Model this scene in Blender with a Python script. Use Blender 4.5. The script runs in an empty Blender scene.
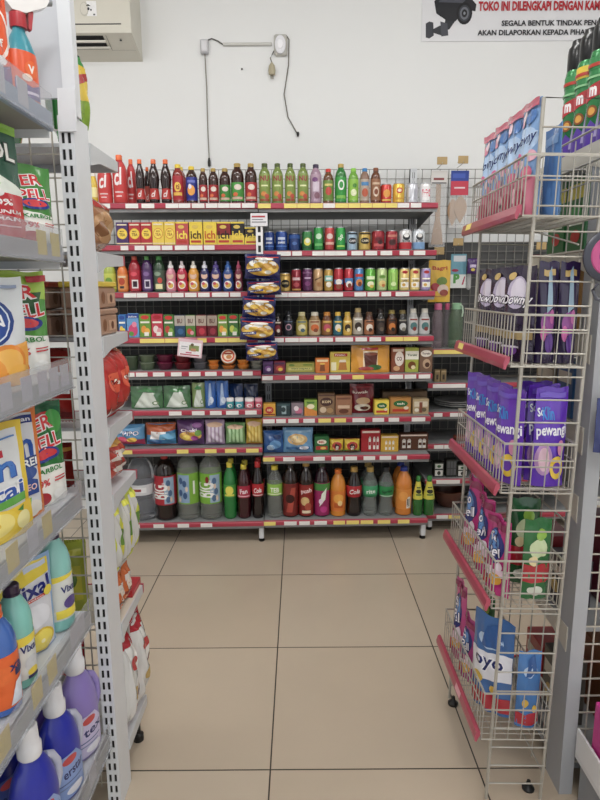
import bpy, math, random
from mathutils import Vector, Matrix
rnd = random.Random(7)
SC = bpy.context.scene
COL = SC.collection
R = math.radians

# ------------------------------------------------------------------ camera
F = 600.0
PITCH, ROLL, EYE = R(10.5), R(0.4), Vector((0, 0, 1.364))
_r0 = Vector((1, 0, 0)); _u0 = Vector((0, math.sin(PITCH), math.cos(PITCH)))
CD = Vector((0, math.cos(PITCH), -math.sin(PITCH)))
CR = _r0 * math.cos(ROLL) - _u0 * math.sin(ROLL)
CU = _r0 * math.sin(ROLL) + _u0 * math.cos(ROLL)
cam = bpy.data.cameras.new('camera')
cam.sensor_fit = 'VERTICAL'; cam.sensor_height = 24.0; cam.lens = 24.0 * F / 800.0
cam.clip_start = 0.02; cam.clip_end = 60
camo = bpy.data.objects.new('camera', cam)
m3 = Matrix((CR, CU, -CD)).transposed()
camo.matrix_world = Matrix.Translation(EYE) @ m3.to_4x4()
COL.objects.link(camo)
SC.camera = camo

# ------------------------------------------------------------------ world, lamps, exposure
w = bpy.data.worlds.new('world'); SC.world = w; w.use_nodes = True
w.node_tree.nodes['Background'].inputs[0].default_value = (0.93, 0.96, 1.0, 1)
w.node_tree.nodes['Background'].inputs[1].default_value = 1.15
SC.view_settings.view_transform = 'Standard'
SC.view_settings.look = 'None'
SC.view_settings.exposure = 0.14
SC.view_settings.gamma = 1.0
SC.view_settings.use_curve_mapping = False
CEIL = 3.25
def ceiling_lamp(x, y, sx, sy, power):
    l = bpy.data.lights.new('ceiling_lamp', 'AREA'); l.shape = 'RECTANGLE'
    l.size = sx; l.size_y = sy; l.energy = power; l.color = (1.0, 0.985, 0.965)
    o = bpy.data.objects.new('ceiling_lamp', l); o.location = (x, y, CEIL - 0.06)
    COL.objects.link(o)
for (x, y, p) in [(0.0, 1.75, 15), (-1.7, 1.75, 12), (1.7, 1.75, 9), (0, -1.3, 8)]:
    ceiling_lamp(x, y, 1.2, 0.3, p)
def fill_lamp(x, y, z, power):  # unseen point lamps added to even out the wall and brighten upright faces
    l = bpy.data.lights.new('fill_lamp', 'POINT'); l.shadow_soft_size = 0.16; l.energy = power; l.color = (1.0, 0.985, 0.965)
    o = bpy.data.objects.new('fill_lamp', l); o.location = (x, y, z); COL.objects.link(o)
for (x, y, p) in [(-1.5, 0.1, 26), (0.15, -0.5, 40), (1.6, 0.2, 18)]:
    fill_lamp(x, y, 2.95, p)

# ------------------------------------------------------------------ pixel -> point helpers (600 x 800 frame)
def ray(x, y): return CD + CR * ((x - 300) / F) - CU * ((y - 400) / F)
def on_x(x, y, X):
    d = ray(x, y); return EYE + d * (X / d.x)
def on_y(x, y, Y, a=0.0):
    d = ray(x, y); return EYE + d * (Y / (d.y - d.x * math.tan(a)))
def depth(p): return (Vector(p) - EYE).dot(CD)

# ------------------------------------------------------------------ materials
def lin(h):
    if not isinstance(h, str): return tuple(h)
    h = h.lstrip('#')
    c = [int(h[i:i + 2], 16) / 255 for i in (0, 2, 4)]
    return tuple(v / 12.92 if v <= 0.04045 else ((v + 0.055) / 1.055) ** 2.4 for v in c)
_M = {}
def M(col, rough=0.4, metal=0.0, trans=0.0, coat=0.0, alpha=1.0, ior=1.45, noise=0.0, bump=0.0, bscale=60):
    key = (col, rough, metal, trans, coat, alpha, ior, noise, bump, bscale)
    if key in _M: return _M[key]
    m = bpy.data.materials.new('mat_%d' % len(_M)); m.use_nodes = True
    nt = m.node_tree; b = nt.nodes['Principled BSDF']
    c = lin(col); lum = .2126 * c[0] + .7152 * c[1] + .0722 * c[2]; c = tuple(v + (lum - v) * .10 for v in c)
    b.inputs['Base Color'].default_value = (*c, 1)
    b.inputs['Roughness'].default_value = rough
    b.inputs['Metallic'].default_value = metal
    b.inputs['Transmission Weight'].default_value = trans
    b.inputs['Coat Weight'].default_value = coat
    b.inputs['Alpha'].default_value = alpha
    b.inputs['IOR'].default_value = ior
    if noise or bump:
        tc = nt.nodes.new('ShaderNodeTexCoord'); n = nt.nodes.new('ShaderNodeTexNoise')
        n.inputs['Scale'].default_value = bscale; n.inputs['Detail'].default_value = 3
        nt.links.new(tc.outputs['Object'], n.inputs['Vector'])
        if noise:
            r = nt.nodes.new('ShaderNodeMapRange')
            r.inputs['To Min'].default_value = 1 - noise; r.inputs['To Max'].default_value = 1 + noise
            nt.links.new(n.outputs['Fac'], r.inputs['Value'])
            mx = nt.nodes.new('ShaderNodeVectorMath'); mx.operation = 'SCALE'
            mx.inputs[0].default_value = c
            nt.links.new(r.outputs[0], mx.inputs['Scale']); nt.links.new(mx.outputs[0], b.inputs['Base Color'])
        if bump:
            bp = nt.nodes.new('ShaderNodeBump'); bp.inputs['Strength'].default_value = bump; bp.inputs['Distance'].default_value = 0.004
            nt.links.new(n.outputs['Fac'], bp.inputs['Height']); nt.links.new(bp.outputs[0], b.inputs['Normal'])
    _M[key] = m
    return m
def dim(c): return tuple(v * .97 for v in lin(c))
def PR(c): return M(dim(c), 0.35, noise=0.12, bscale=110)                                   # printed plastic / card
def PL(c): return M(dim(c), 0.28, coat=0.25)                        # glossy plastic
def FILM(c): return M(dim(c), 0.22, coat=0.5, bump=0.5, bscale=28)  # crinkled film
def CLEAR(c='ffffff'): return M(c, 0.08, trans=0.84, ior=1.22, coat=.4)
ENDSTEEL = M('c3c6c9', 0.35, noise=0.04, bscale=12)
WHITE_STEEL = M('d6d9dd', 0.35, noise=0.04, bscale=12)
GREY_STEEL = M('8d8f90', 0.4, noise=0.04, bscale=10)
WIRE = M('b9b4a8', 0.35, metal=0.35)
LATTICE = M('7c7a74', 0.4, metal=0.3)
DARKGREY = M('4a4a4a', 0.6, noise=0.06, bscale=8)
BLACK = M('141414', 0.45)
RAIL = M('b4364c', 0.3, coat=0.3, noise=0.05, bscale=9)
TAGW = M('e8e6e2', 0.5); TAGY = M('ecd86a', 0.5)

# ------------------------------------------------------------------ mesh builder
class MB:
    def __init__(s): s.v = []; s.f = []; s.m = []; s.sm = []; s.mats = []
    def mi(s, mat):
        if mat not in s.mats: s.mats.append(mat)
        return s.mats.index(mat)
    def add(s, vs, fs, mat, smooth=False):
        o = len(s.v); s.v.extend([tuple(v) for v in vs]); i = s.mi(mat)
        for f in fs:
            s.f.append([o + k for k in f]); s.m.append(i); s.sm.append(smooth)
        return s
    def box(s, x0, x1, y0, y1, z0, z1, mat):
        vs = [(x, y, z) for z in (z0, z1) for y in (y0, y1) for x in (x0, x1)]
        return s.add(vs, [(0, 2, 3, 1), (4, 5, 7, 6), (0, 1, 5, 4), (2, 6, 7, 3), (0, 4, 6, 2), (1, 3, 7, 5)], mat)
    def cbox(s, x0, x1, y0, y1, z0, z1, b, mat):
        L = ((x0, x1), (y0, y1), (z0, z1)); idx = {}; vs = []
        for i in (0, 1):
            for j in (0, 1):
                for k in (0, 1):
                    c = (i, j, k)
                    for ax in range(3):
                        p = [L[a][c[a]] + (0 if a == ax else (b if c[a] == 0 else -b)) for a in range(3)]
                        idx[c, ax] = len(vs); vs.append(p)
        fs = []
        ctr = Vector(((x0 + x1) / 2, (y0 + y1) / 2, (z0 + z1) / 2))
        def face(ids):
            a, bb, c_ = (Vector(vs[k]) for k in ids[:3])
            n = (bb - a).cross(c_ - a)
            mid = sum((Vector(vs[k]) for k in ids), Vector()) / len(ids)
            fs.append(ids if n.dot(mid - ctr) > 0 else ids[::-1])
        for ax in range(3):
            o1, o2 = [a for a in range(3) if a != ax]
            for e in (0, 1):
                cs = []
                for (p, q) in ((0, 0), (1, 0), (1, 1), (0, 1)):
                    c = [0, 0, 0]; c[ax] = e; c[o1] = p; c[o2] = q; cs.append(idx[tuple(c), ax])
                face(cs)
            for p in (0, 1):
                for q in (0, 1):
                    c0 = [0, 0, 0]; c0[o1] = p; c0[o2] = q; c1 = list(c0); c1[ax] = 1
                    c0, c1 = tuple(c0), tuple(c1)
                    face([idx[c0, o1], idx[c0, o2], idx[c1, o2], idx[c1, o1]])
        for i in (0, 1):
            for j in (0, 1):
                for k in (0, 1): face([idx[(i, j, k), a] for a in range(3)])
        return s.add(vs, fs, mat)
    def lathe(s, prof, mat, n=20, sy=1.0, cx=0, cy=0, bot=True, top=True):
        vs = []; fs = []
        for (r, z) in prof:
            for k in range(n):
                a = 2 * math.pi * k / n; vs.append((cx + r * math.cos(a), cy + r * sy * math.sin(a), z))
        for i in range(len(prof) - 1):
            for k in range(n):
                k2 = (k + 1) % n
                fs.append((i * n + k, i * n + k2, (i + 1) * n + k2, (i + 1) * n + k))
        if bot: fs.append(tuple(range(n - 1, -1, -1)))
        if top: fs.append(tuple((len(prof) - 1) * n + k for k in range(n)))
        return s.add(vs, fs, mat, True)
    def tube(s, pts, r, mat, n=6, closed=False):
        P = [Vector(p) for p in pts]; N = len(P); vs = []; fs = []
        for i in range(N):
            if closed: t = P[(i + 1) % N] - P[i - 1]
            else: t = P[min(i + 1, N - 1)] - P[max(i - 1, 0)]
            t.normalize()
            ref = Vector((0, 0, 1)) if abs(t.z) < 0.9 else Vector((1, 0, 0))
            a = t.cross(ref).normalized(); b = t.cross(a)
            for k in range(n):
                q = 2 * math.pi * k / n; vs.append(P[i] + a * (r * math.cos(q)) + b * (r * math.sin(q)))
        for i in range(N if closed else N - 1):
            j = (i + 1) % N
            for k in range(n):
                k2 = (k + 1) % n; fs.append((i * n + k, j * n + k, j * n + k2, i * n + k2))
        if not closed:
            fs.append(tuple(range(n))); fs.append(tuple((N - 1) * n + k for k in range(n - 1, -1, -1)))
        return s.add(vs, fs, mat, True)
    def prism(s, poly, x0, x1, mat):          # polygon of (y, z) swept along x
        n = len(poly); vs = [(x0, y, z) for y, z in poly] + [(x1, y, z) for y, z in poly]
        fs = [tuple(range(n)), tuple(range(2 * n - 1, n - 1, -1))]
        for i in range(n):
            j = (i + 1) % n; fs.append((i, n + i, n + j, j))
        return s.add(vs, fs, mat)
    def grid(s, S, nu, nv, mat, flip=False):
        vs = [S(i / nu, j / nv) for j in range(nv + 1) for i in range(nu + 1)]; fs = []
        for j in range(nv):
            for i in range(nu):
                a = j * (nu + 1) + i; q = (a, a + 1, a + nu + 2, a + nu + 1)
                fs.append(q[::-1] if flip else q)
        return s.add(vs, fs, mat, True)
    def mesh(s, name, angle=0.7):
        me = bpy.data.meshes.new(name); me.from_pydata(s.v, [], s.f)
        for m in s.mats: me.materials.append(m)
        me.polygons.foreach_set('material_index', s.m); me.polygons.foreach_set('use_smooth', s.sm)
        me.update()
        if any(s.sm):
            try: me.set_sharp_from_angle(angle=angle)
            except Exception: pass
        return me
    def build(s, name, parent=None, loc=None, rz=0.0, fix=False):
        me = s.mesh(name)
        if fix:
            import bmesh
            bm = bmesh.new(); bm.from_mesh(me); bmesh.ops.recalc_face_normals(bm, faces=bm.faces); bm.to_mesh(me); bm.free()
        o = bpy.data.objects.new(name, me)
        COL.objects.link(o); o.parent = parent
        if loc is not None: o.location = loc
        o.rotation_euler.z = rz
        return o

def tag(o, label=None, cat=None, group=None, kind=None):
    if label: o['label'] = label
    if cat: o['category'] = cat
    if group: o['group'] = group
    if kind: o['kind'] = kind
    return o
def empty(name, label, cat, loc=(0, 0, 0), rz=0.0, group=None, rx=0.0, ry=0.0):
    o = bpy.data.objects.new(name, None); COL.objects.link(o); o.empty_display_size = 0.05
    o.location = loc; o.rotation_euler = (rx, ry, rz)
    return tag(o, label, cat, group)
def struct(mb, name):
    return tag(mb.build(name), kind='structure')

# ------------------------------------------------------------------ lettering and printed marks
_T = {}
def text_tris(s, bold=0.02, shear=0.0):
    k = (s, bold, shear)
    if k in _T: return _T[k]
    cu = bpy.data.curves.new('lettering', 'FONT'); cu.body = s; cu.resolution_u = 2; cu.offset = bold; cu.shear = shear
    cu.fill_mode = 'FRONT'; cu.dimensions = '2D'
    o = bpy.data.objects.new('lettering', cu); COL.objects.link(o)
    bpy.context.view_layer.update()
    dg = bpy.context.evaluated_depsgraph_get()
    me = bpy.data.meshes.new_from_object(o.evaluated_get(dg), depsgraph=dg)
    me.calc_loop_triangles()
    vs = [(v.co.x, v.co.y) for v in me.vertices]; ts = [tuple(t.vertices) for t in me.loop_triangles]
    bpy.data.objects.remove(o); bpy.data.curves.remove(cu); bpy.data.meshes.remove(me)
    x0, x1 = min(v[0] for v in vs), max(v[0] for v in vs); y0, y1 = min(v[1] for v in vs), max(v[1] for v in vs)
    vs = [((x - x0) / (x1 - x0) - 0.5, (y - y0) / (y1 - y0) - 0.5) for x, y in vs]
    _T[k] = (vs, ts, (x1 - x0) / (y1 - y0))
    return _T[k]

class Print:
    """printed marks laid on a surface S(u, v, lift) with u across, v up, in metres"""
    def __init__(s, mb, S, seg=0.012, step=0.0003, matf=PR): s.mb = mb; s.S = S; s.seg = seg; s.step = step; s.e = 0.0004; s.matf = matf
    def tris(s, vs, ts, col, seg=None):
        seg = seg or s.seg
        vs = list(vs); ts = list(ts)
        for _ in range(4):
            L = 0
            for t in ts:
                for a, b in ((0, 1), (1, 2), (2, 0)):
                    p, q = vs[t[a]], vs[t[b]]; L = max(L, math.hypot(p[0] - q[0], p[1] - q[1]))
            if L <= seg or len(ts) > 6000: break
            mid = {}; nt = []
            def md(a, b):
                k = (min(a, b), max(a, b))
                if k not in mid:
                    mid[k] = len(vs); vs.append(((vs[a][0] + vs[b][0]) / 2, (vs[a][1] + vs[b][1]) / 2))
                return mid[k]
            for a, b, c in ts:
                x, y, z = md(a, b), md(b, c), md(c, a)
                nt += [(a, x, z), (x, b, y), (z, y, c), (x, y, z)]
            ts = nt
        s.mb.add([s.S(u, v, s.e) for u, v in vs], ts, s.matf(col) if isinstance(col, str) else col, True)
        s.e += s.step
    def rect(s, u0, v0, u1, v1, col):
        s.poly([(u0, v0), (u1, v0), (u1, v1), (u0, v1)], col)
    def poly(s, pts, col):
        s.tris(pts, [(0, i, i + 1) for i in range(1, len(pts) - 1)], col)
    def ell(s, u, v, ru, rv, col, n=18):
        pts = [(u, v)] + [(u + ru * math.cos(2 * math.pi * k / n), v + rv * math.sin(2 * math.pi * k / n)) for k in range(n)]
        s.tris(pts, [(0, 1 + k, 1 + (k + 1) % n) for k in range(n)], col)
    def text(s, st, u, v, h, col, w=None, bold=0.02, rot=0.0, shear=0.0):
        vs, ts, asp = text_tris(st, bold, shear)
        w = w or h * asp
        c, n = math.cos(rot), math.sin(rot)
        s.tris([(u + x * w * c - y * h * n, v + x * w * n + y * h * c) for x, y in vs], ts, col, max(s.seg, 0.02) if s.seg < 1 else s.seg)
    def run(s, cmds, W, H):
        for c in cmds:
            k = c[0]
            if k == 'r': s.rect(c[1] * W, c[2] * H, c[3] * W, c[4] * H, c[5])
            elif k == 'e': s.ell(c[1] * W, c[2] * H, c[3] * W, c[4] * H, c[5])
            elif k == 'p': s.poly([(a * W, b * H) for a, b in c[1]], c[2])
            elif k == 't':            # text, u, v, h, colour, width, rotation
                s.text(c[1], c[2] * W, c[3] * H, c[4] * H, c[5], (c[6] * W if len(c) > 6 and c[6] else None), 0.025, c[7] if len(c) > 7 else 0, c[8] if len(c) > 8 else 0)
            elif k == 'T':            # outlined text, u, v, h, fill, outline, width, rotation, shear
                rot = c[8] if len(c) > 8 else 0; sh = c[9] if len(c) > 9 else 0
                wd = c[7] * W if len(c) > 7 and c[7] else None
                vs, ts, asp = text_tris(c[1], 0.02, sh)
                wd = wd or c[4] * H * asp
                s.text(c[1], c[2] * W, c[3] * H, c[4] * H * 1.16, c[6], wd * 1.05, 0.075, rot, sh)
                s.text(c[1], c[2] * W, c[3] * H, c[4] * H, c[5], wd, 0.02, rot, sh)

# ------------------------------------------------------------------ package makers: each returns [(part name, mesh, part label)]
_C = {}
def cached(fn):
    def g(*a, **k):
        key = (fn.__name__, repr(a), repr(sorted(k.items())))
        if key not in _C: _C[key] = fn(*a, **k)
        return _C[key]
    return g

PROF = {
 'pet': ([(.86, 0), (1, .025), (1, .2), (.97, .22), (1, .24), (1, .62), (.96, .70), (.82, .78), (.56, .86), (.44, .89), (.42, .90)], .48, .895),
 'tea': ([(.88, 0), (1, .02), (1, .10), (.96, .12), (1, .14), (1, .64), (.97, .71), (.86, .79), (.62, .86), (.50, .885), (.48, .91)], .54, .905),
 'contour': ([(.8, 0), (.92, .02), (.95, .1), (.86, .22), (.78, .32), (.9, .42), (1, .54), (.97, .62), (.82, .73), (.58, .82), (.43, .88), (.41, .905)], .48, .90),
 'big': ([(.8, 0), (.96, .02), (1, .06), (.95, .17), (1, .2), (1, .70), (.97, .76), (.86, .83), (.6, .905), (.33, .935), (.29, .945), (.29, .955)], .33, .95),
 'liter': ([(.8, 0), (.97, .02), (1, .06), (.96, .18), (1, .22), (1, .64), (.95, .71), (.79, .80), (.54, .87), (.42, .90), (.40, .92)], .47, .915),
 'kid': ([(.9, 0), (1, .03), (1, .30), (.86, .38), (.96, .48), (.98, .58), (.82, .68), (.56, .75), (.52, .77)], .54, .77),
 'coffee': ([(.92, 0), (1, .03), (1, .55), (.93, .65), (.74, .76), (.62, .82), (.6, .85)], .64, .845),
 'squash': ([(.95, 0), (1, .02), (1, .45), (.9, .55), (.62, .72), (.45, .84), (.4, .9)], .46, .895),
 'water': ([(.92, 0), (1, .03), (1, .16), (.95, .18), (1, .2), (1, .66), (.94, .74), (.74, .82), (.70, .86)], .74, .86),
}
def prof_r(prof, z):
    for (r0, z0), (r1, z1) in zip(prof, prof[1:]):
        if z0 <= z <= z1: return r0 + (r1 - r0) * (z - z0) / max(z1 - z0, 1e-9)
    return prof[-1][0]

@cached
def bottle(W, H, shape, body, cap, label=None, marks=(), clear=False, n=24, caprings=True):
    prof, cr, cz = PROF[shape]; r = W / 2
    P = [(a * r, b * H) for a, b in prof]
    mat = CLEAR(body) if clear else M(dim(body), 0.12, coat=0.6)
    out = []
    b = MB(); b.lathe(P, mat, n); out.append(('bottle_body', b.mesh('bottle_body'), None))
    c = MB(); cH = H * (1 - cz)
    if shape == 'kid':
        c.lathe([(cr * r, cz * H), (cr * r, cz * H + cH * .35), (cr * r * .55, cz * H + cH * .5), (cr * r * .5, cz * H + cH * .9), (cr * r * .38, H)], PL(cap), 16)
    else:
        c.lathe([(cr * r, cz * H), (cr * r, cz * H + cH * .2), (cr * r * .93, cz * H + cH * .22), (cr * r * .96, cz * H + cH * .88), (cr * r * .82, H)], PL(cap), 18)
    out.append(('cap', c.mesh('cap'), None))
    if label:
        z0, z1, lc = label
        zs = sorted({z0, z1} | {b for _, b in prof if z0 < b < z1}); l = MB()
        l.lathe([(prof_r(prof, z) * r + 0.0006, z * H) for z in zs], M(dim(lc), 0.35), n, bot=False, top=False)
        if marks:
            def S(u, v, e):
                rr = prof_r(prof, min(max(v / H, 0), 1)) * r + 0.0008 + e
                a = u / max(rr, 1e-4); return (rr * math.sin(a), -rr * math.cos(a), v)
            Print(l, S, max(W / 7, 0.008)).run(marks, W, H)
        out.append(('wrap_label', l.mesh('wrap_label'), None))
    return out

@cached
def can(W, H, body, marks=(), lid='b9bcc0', label_top=None):
    r = W / 2; b = MB()
    b.lathe([(.78 * r, 0), (.82 * r, .01 * H), (r, .05 * H), (r, .90 * H), (.86 * r, .965 * H)], M(dim(body), 0.25, metal=0.3, coat=0.3), 24)
    if marks:
        def S(u, v, e):
            a = u / r; rr = r + 0.0005 + e; return (rr * math.sin(a), -rr * math.cos(a), v)
        Print(b, S, W / 7, 0.0002).run(marks, W, H)
    l = MB(); l.lathe([(.86 * r, .962 * H), (.88 * r, .985 * H), (.86 * r, H), (.80 * r, H), (.78 * r, .98 * H)], M(lid, 0.3, metal=0.9), 24)
    l.cbox(-.18 * r, .18 * r, -.45 * r, .25 * r, .98 * H, .98 * H + .0015, .0005, M('c8cacc', 0.3, metal=0.9))
    return [('can_body', b.mesh('can_body'), None), ('lid', l.mesh('lid'), None)]

@cached
def carton(W, D, H, col, marks=(), top=None, straw=False):
    b = MB(); b.cbox(-W / 2, W / 2, -D / 2, D / 2, 0, H, min(W, D, H) * 0.03, PR(col))
    out = [('carton_body', b.mesh('carton_body'), None)]
    if marks:
        l = MB(); Print(l, lambda u, v, e: (u, -D / 2 - 0.0002 - e, v), 9.0).run(marks, W, H)
        out.append(('front_print', l.mesh('front_print'), None))
    if straw:
        t = MB(); t.box(-W * .42, W * .42, -D * .12, D * .12, H, H + 0.003, PR(col)); out.append(('top_fold', t.mesh('top_fold'), None))
    return out

def pouch_surface(W, H, D, kind, seed, crumple=1.0):
    q = random.Random(seed); k = [(q.uniform(4, 13), q.uniform(4, 13), q.uniform(0, 6.28), q.uniform(.25, .6)) for _ in range(5)]
    def t(u, v):
        au = min(abs(u), 1.0)
        if kind == 'stand':
            e = max(0.0, 1 - (au / .95) ** 2.4) ** .75
            g = max(0.0, 1 - max(v, 0) / .96) ** .62 * (0.72 + 0.28 * min(1, max(v, 0) / .12))
        else:
            e = max(0.0, 1 - (au / .98) ** 2.6) ** .6
            vv = abs(2 * v - 1); g = max(0.0, 1 - (vv / .94) ** 3.0) ** .6
        wv = sum(a * math.sin(f1 * u + f2 * v * 1.7 + p) for f1, f2, p, a in k) * .05 * crumple
        return max(0.0, D / 2 * e * g * (1 + wv * 3) + min(W, H) * .006 * crumple * math.sin(17 * u + 3 * v + seed) * (0.3 + v) * (1 if kind != 'stand' else .5) * e)
    def S(u, v, side):
        ww = W / 2 * (1 - (.035 * math.sin(math.pi * v) if kind != 'stand' else .02 * v))
        wave = math.sin(v * 21 + seed) * W * .004 * crumple + math.sin(u * 4 + seed) * 0
        zz = v * H + math.sin(u * 5 + seed) * H * .008 * crumple * v
        bend = 0.012 * crumple * math.sin(u * 3.1 + seed) * (v if kind == 'stand' else abs(2 * v - 1)) * W * 2
        return Vector((u * ww + wave * (abs(u) > .9), side * t(u, v) + 0.0008 * side + bend, zz))
    return S

@cached
def pouch(W, H, D, col, marks=(), kind='stand', seed=1, back=None, rim=None, hole=False, cap=None, crumple=1.0, nu=18, nv=20):
    S = pouch_surface(W, H, D, kind, seed, crumple)
    b = MB(); mat = FILM(col)
    b.grid(lambda i, j: S(i * 2 - 1, j, -1), nu, nv, mat)
    b.grid(lambda i, j: S(i * 2 - 1, j, 1), nu, nv, FILM(back or col), True)
    # closed seams and the bottom gusset
    for j0 in (0, 1):
        pts = []
        for i in range(nu + 1): pts += [S(i / nu * 2 - 1, j0, -1), S(i / nu * 2 - 1, j0, 1)]
        b.add(pts, [((2 * i, 2 * i + 1, 2 * i + 3, 2 * i + 2) if j0 == 0 else (2 * i + 2, 2 * i + 3, 2 * i + 1, 2 * i)) for i in range(nu)], mat)
    for u0 in (-1, 1):
        pts = []
        for j in range(nv + 1): pts += [S(u0, j / nv, -1), S(u0, j / nv, 1)]
        b.add(pts, [((2 * j, 2 * j + 1, 2 * j + 3, 2 * j + 2) if u0 == 1 else (2 * j + 2, 2 * j + 3, 2 * j + 1, 2 * j)) for j in range(nv)], mat)
    out = [('pouch_film', b.mesh('pouch_film', 1.2), None)]
    if marks:
        l = MB()
        def SS(u, v, e):
            p = S(max(-1, min(1, u / (W / 2))), max(0, min(1, v / H)), -1); return (p.x, p.y - 0.0006 - e, p.z)
        Print(l, SS, max(0.011, min(W, H) / 14), 0.00035, FILM).run(marks, W, H)
        out.append(('front_print', l.mesh('front_print', 1.2), None))
    if kind == 'pillow':
        for nm_, z0, z1 in (('bottom_seam', -H * .035, H * .012), ('top_seam', H * .988, H * 1.035)):
            c = MB()
            n = 26
            vs = []
            for i in range(n + 1):
                u = i / n * 2 - 1; y = S(u, .5 if False else (0 if z0 < 0 else 1), 1).y
                for z in (z0, z1): vs.append((u * W / 2, y - .001 + (.0012 if i % 2 else -.0012), z + (H * .012 if (i % 2 and z in (z0,) and z0 < 0) else 0)))
            vs2 = [(x, y + .0012, z) for x, y, z in vs]
            c.add(vs, [(2 * i, 2 * i + 2, 2 * i + 3, 2 * i + 1) for i in range(n)], FILM(rim or col))
            c.add(vs2, [(2 * i, 2 * i + 1, 2 * i + 3, 2 * i + 2) for i in range(n)], FILM(rim or col))
            out.append((nm_, c.mesh(nm_), None))
    if cap:
        c = MB(); c.lathe([(.011, H * .97), (.011, H + .004), (.0135, H + .005), (.0135, H + .022), (.012, H + .023)], PL(cap), 16); out.append(('spout_cap', c.mesh('spout_cap'), None))
    return out

@cached
def cup(W, H, body, lid, marks=()):
    r = W / 2; b = MB(); b.lathe([(.72 * r, 0), (.74 * r, .02 * H), (.95 * r, .92 * H)], PL(body), 22)
    if marks:
        def S(u, v, e):
            rr = r * (.74 + .21 * v / H) + 0.0005 + e; a = u / rr; return (rr * math.sin(a), -rr * math.cos(a), v)
        Print(b, S, W / 7).run(marks, W, H)
    l = MB(); l.lathe([(.95 * r, .9 * H), (r, .92 * H), (r, .97 * H), (.95 * r, H)], PL(lid), 22)
    return [('cup_body', b.mesh('cup_body'), None), ('lid', l.mesh('lid'), None)]

@cached
def jar(W, H, body, lid, marks=()):
    r = W / 2; b = MB(); b.lathe([(.9 * r, 0), (r, .05 * H), (r, .62 * H), (.88 * r, .72 * H)], PL(body), 22)
    def S(u, v, e):
        a = u / r; rr = r + 0.0004 + e; return (rr * math.sin(a), -rr * math.cos(a), v)
    Print(b, S, W / 7).run(marks, W, H)
    l = MB(); l.lathe([(.98 * r, .68 * H), (.98 * r, .95 * H), (.9 * r, H)], PL(lid), 22)
    return [('jar_body', b.mesh('jar_body'), None), ('lid', l.mesh('lid'), None)]

def put(name, label, cat, parts, loc, rz=0.0, group=None, rx=0.0, ry=0.0):
    o = empty(name, label, cat, loc, rz, group, rx, ry)
    for nm, me, lb in parts:
        c = bpy.data.objects.new(nm, me); COL.objects.link(c); c.parent = o
        if lb: c['label'] = lb
    return o

# ================================================================== THE ROOM
fm = bpy.data.materials.new('floor_tiles'); fm.use_nodes = True
nt = fm.node_tree; bs = nt.nodes['Principled BSDF']
tc = nt.nodes.new('ShaderNodeTexCoord'); mp = nt.nodes.new('ShaderNodeMapping'); mp.inputs['Location'].default_value = (0.093 + 12.0, -1.508 + 12.0, 0)
bk = nt.nodes.new('ShaderNodeTexBrick'); bk.offset = 0.0; bk.squash = 1.0
bk.inputs['Scale'].default_value = 1.0; bk.inputs['Brick Width'].default_value = 0.6; bk.inputs['Row Height'].default_value = 0.6
bk.inputs['Mortar Size'].default_value = 0.0022; bk.inputs['Mortar Smooth'].default_value = 0.0; bk.inputs['Bias'].default_value = 0
bk.inputs['Color1'].default_value = (*lin('c2b4a1'), 1); bk.inputs['Color2'].default_value = (*lin('beae9a'), 1); bk.inputs['Mortar'].default_value = (*lin('3a342e'), 1)
nz = nt.nodes.new('ShaderNodeTexNoise'); nz.inputs['Scale'].default_value = 3.0; nz.inputs['Detail'].default_value = 5
mr = nt.nodes.new('ShaderNodeMapRange'); mr.inputs['To Min'].default_value = 0.9; mr.inputs['To Max'].default_value = 1.06
vm = nt.nodes.new('ShaderNodeVectorMath'); vm.operation = 'SCALE'
nt.links.new(tc.outputs['Object'], mp.inputs['Vector']); nt.links.new(mp.outputs[0], bk.inputs['Vector']); nt.links.new(tc.outputs['Object'], nz.inputs['Vector'])
nt.links.new(nz.outputs['Fac'], mr.inputs['Value']); nt.links.new(bk.outputs['Color'], vm.inputs[0]); nt.links.new(mr.outputs[0], vm.inputs['Scale'])
nt.links.new(vm.outputs[0], bs.inputs['Base Color']); bs.inputs['Roughness'].default_value = 0.3
WALLM = M('e9eae9', 0.7, noise=0.015, bscale=2.0)
WY = 3.62
struct(MB().box(-3.2, 3.2, -3.0, WY + .1, -0.1, 0, fm), 'floor')
struct(MB().box(-3.2, 3.2, -3.0, WY + .1, CEIL, CEIL + .1, M('e8e8e6', 0.8)), 'ceiling')
struct(MB().box(-3.2, 3.2, WY, WY + .1, 0, CEIL, WALLM), 'wall_back')
struct(MB().box(-3.3, -3.2, -3.0, WY + .1, 0, CEIL, WALLM), 'wall_left')
struct(MB().box(3.2, 3.3, -3.0, WY + .1, 0, CEIL, WALLM), 'wall_right')

# ------------------------------------------------------------------ air conditioner
CREAM = M('d8d4c6', 0.4, noise=0.02, bscale=6)
ac = empty('air_conditioner', 'cream split air conditioner high on the back wall', 'air conditioner', (-0.86, WY, 2.6))
AW = 0.86
MB().prism([(0, .01), (-.215, .075), (-.22, .10), (-.22, .34), (-.19, .37), (0, .37)], -AW, 0, CREAM).build('casing', ac, fix=True)
b = MB()
def under(u, t, e=0.0008): return (u, -.215 * t, .01 + .065 * t - e)
def upatch(u0, u1, t0, t1, mat, mb, e=0.0008):
    mb.add([under(u0, t0, e), under(u1, t0, e), under(u1, t1, e), under(u0, t1, e)], [(0, 1, 2, 3)], mat)
upatch(-.82, -.155, .45, .92, M('0c0c0c', .6), b); b.build('air_outlet', ac)['label'] = 'dark slot under the casing'
MB().prism([(-.16, .048), (-.172, .050), (-.174, .056), (-.162, .053)], -.82, -.15, M('e6e2d8', .4)).build('louver', ac, fix=True)
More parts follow.
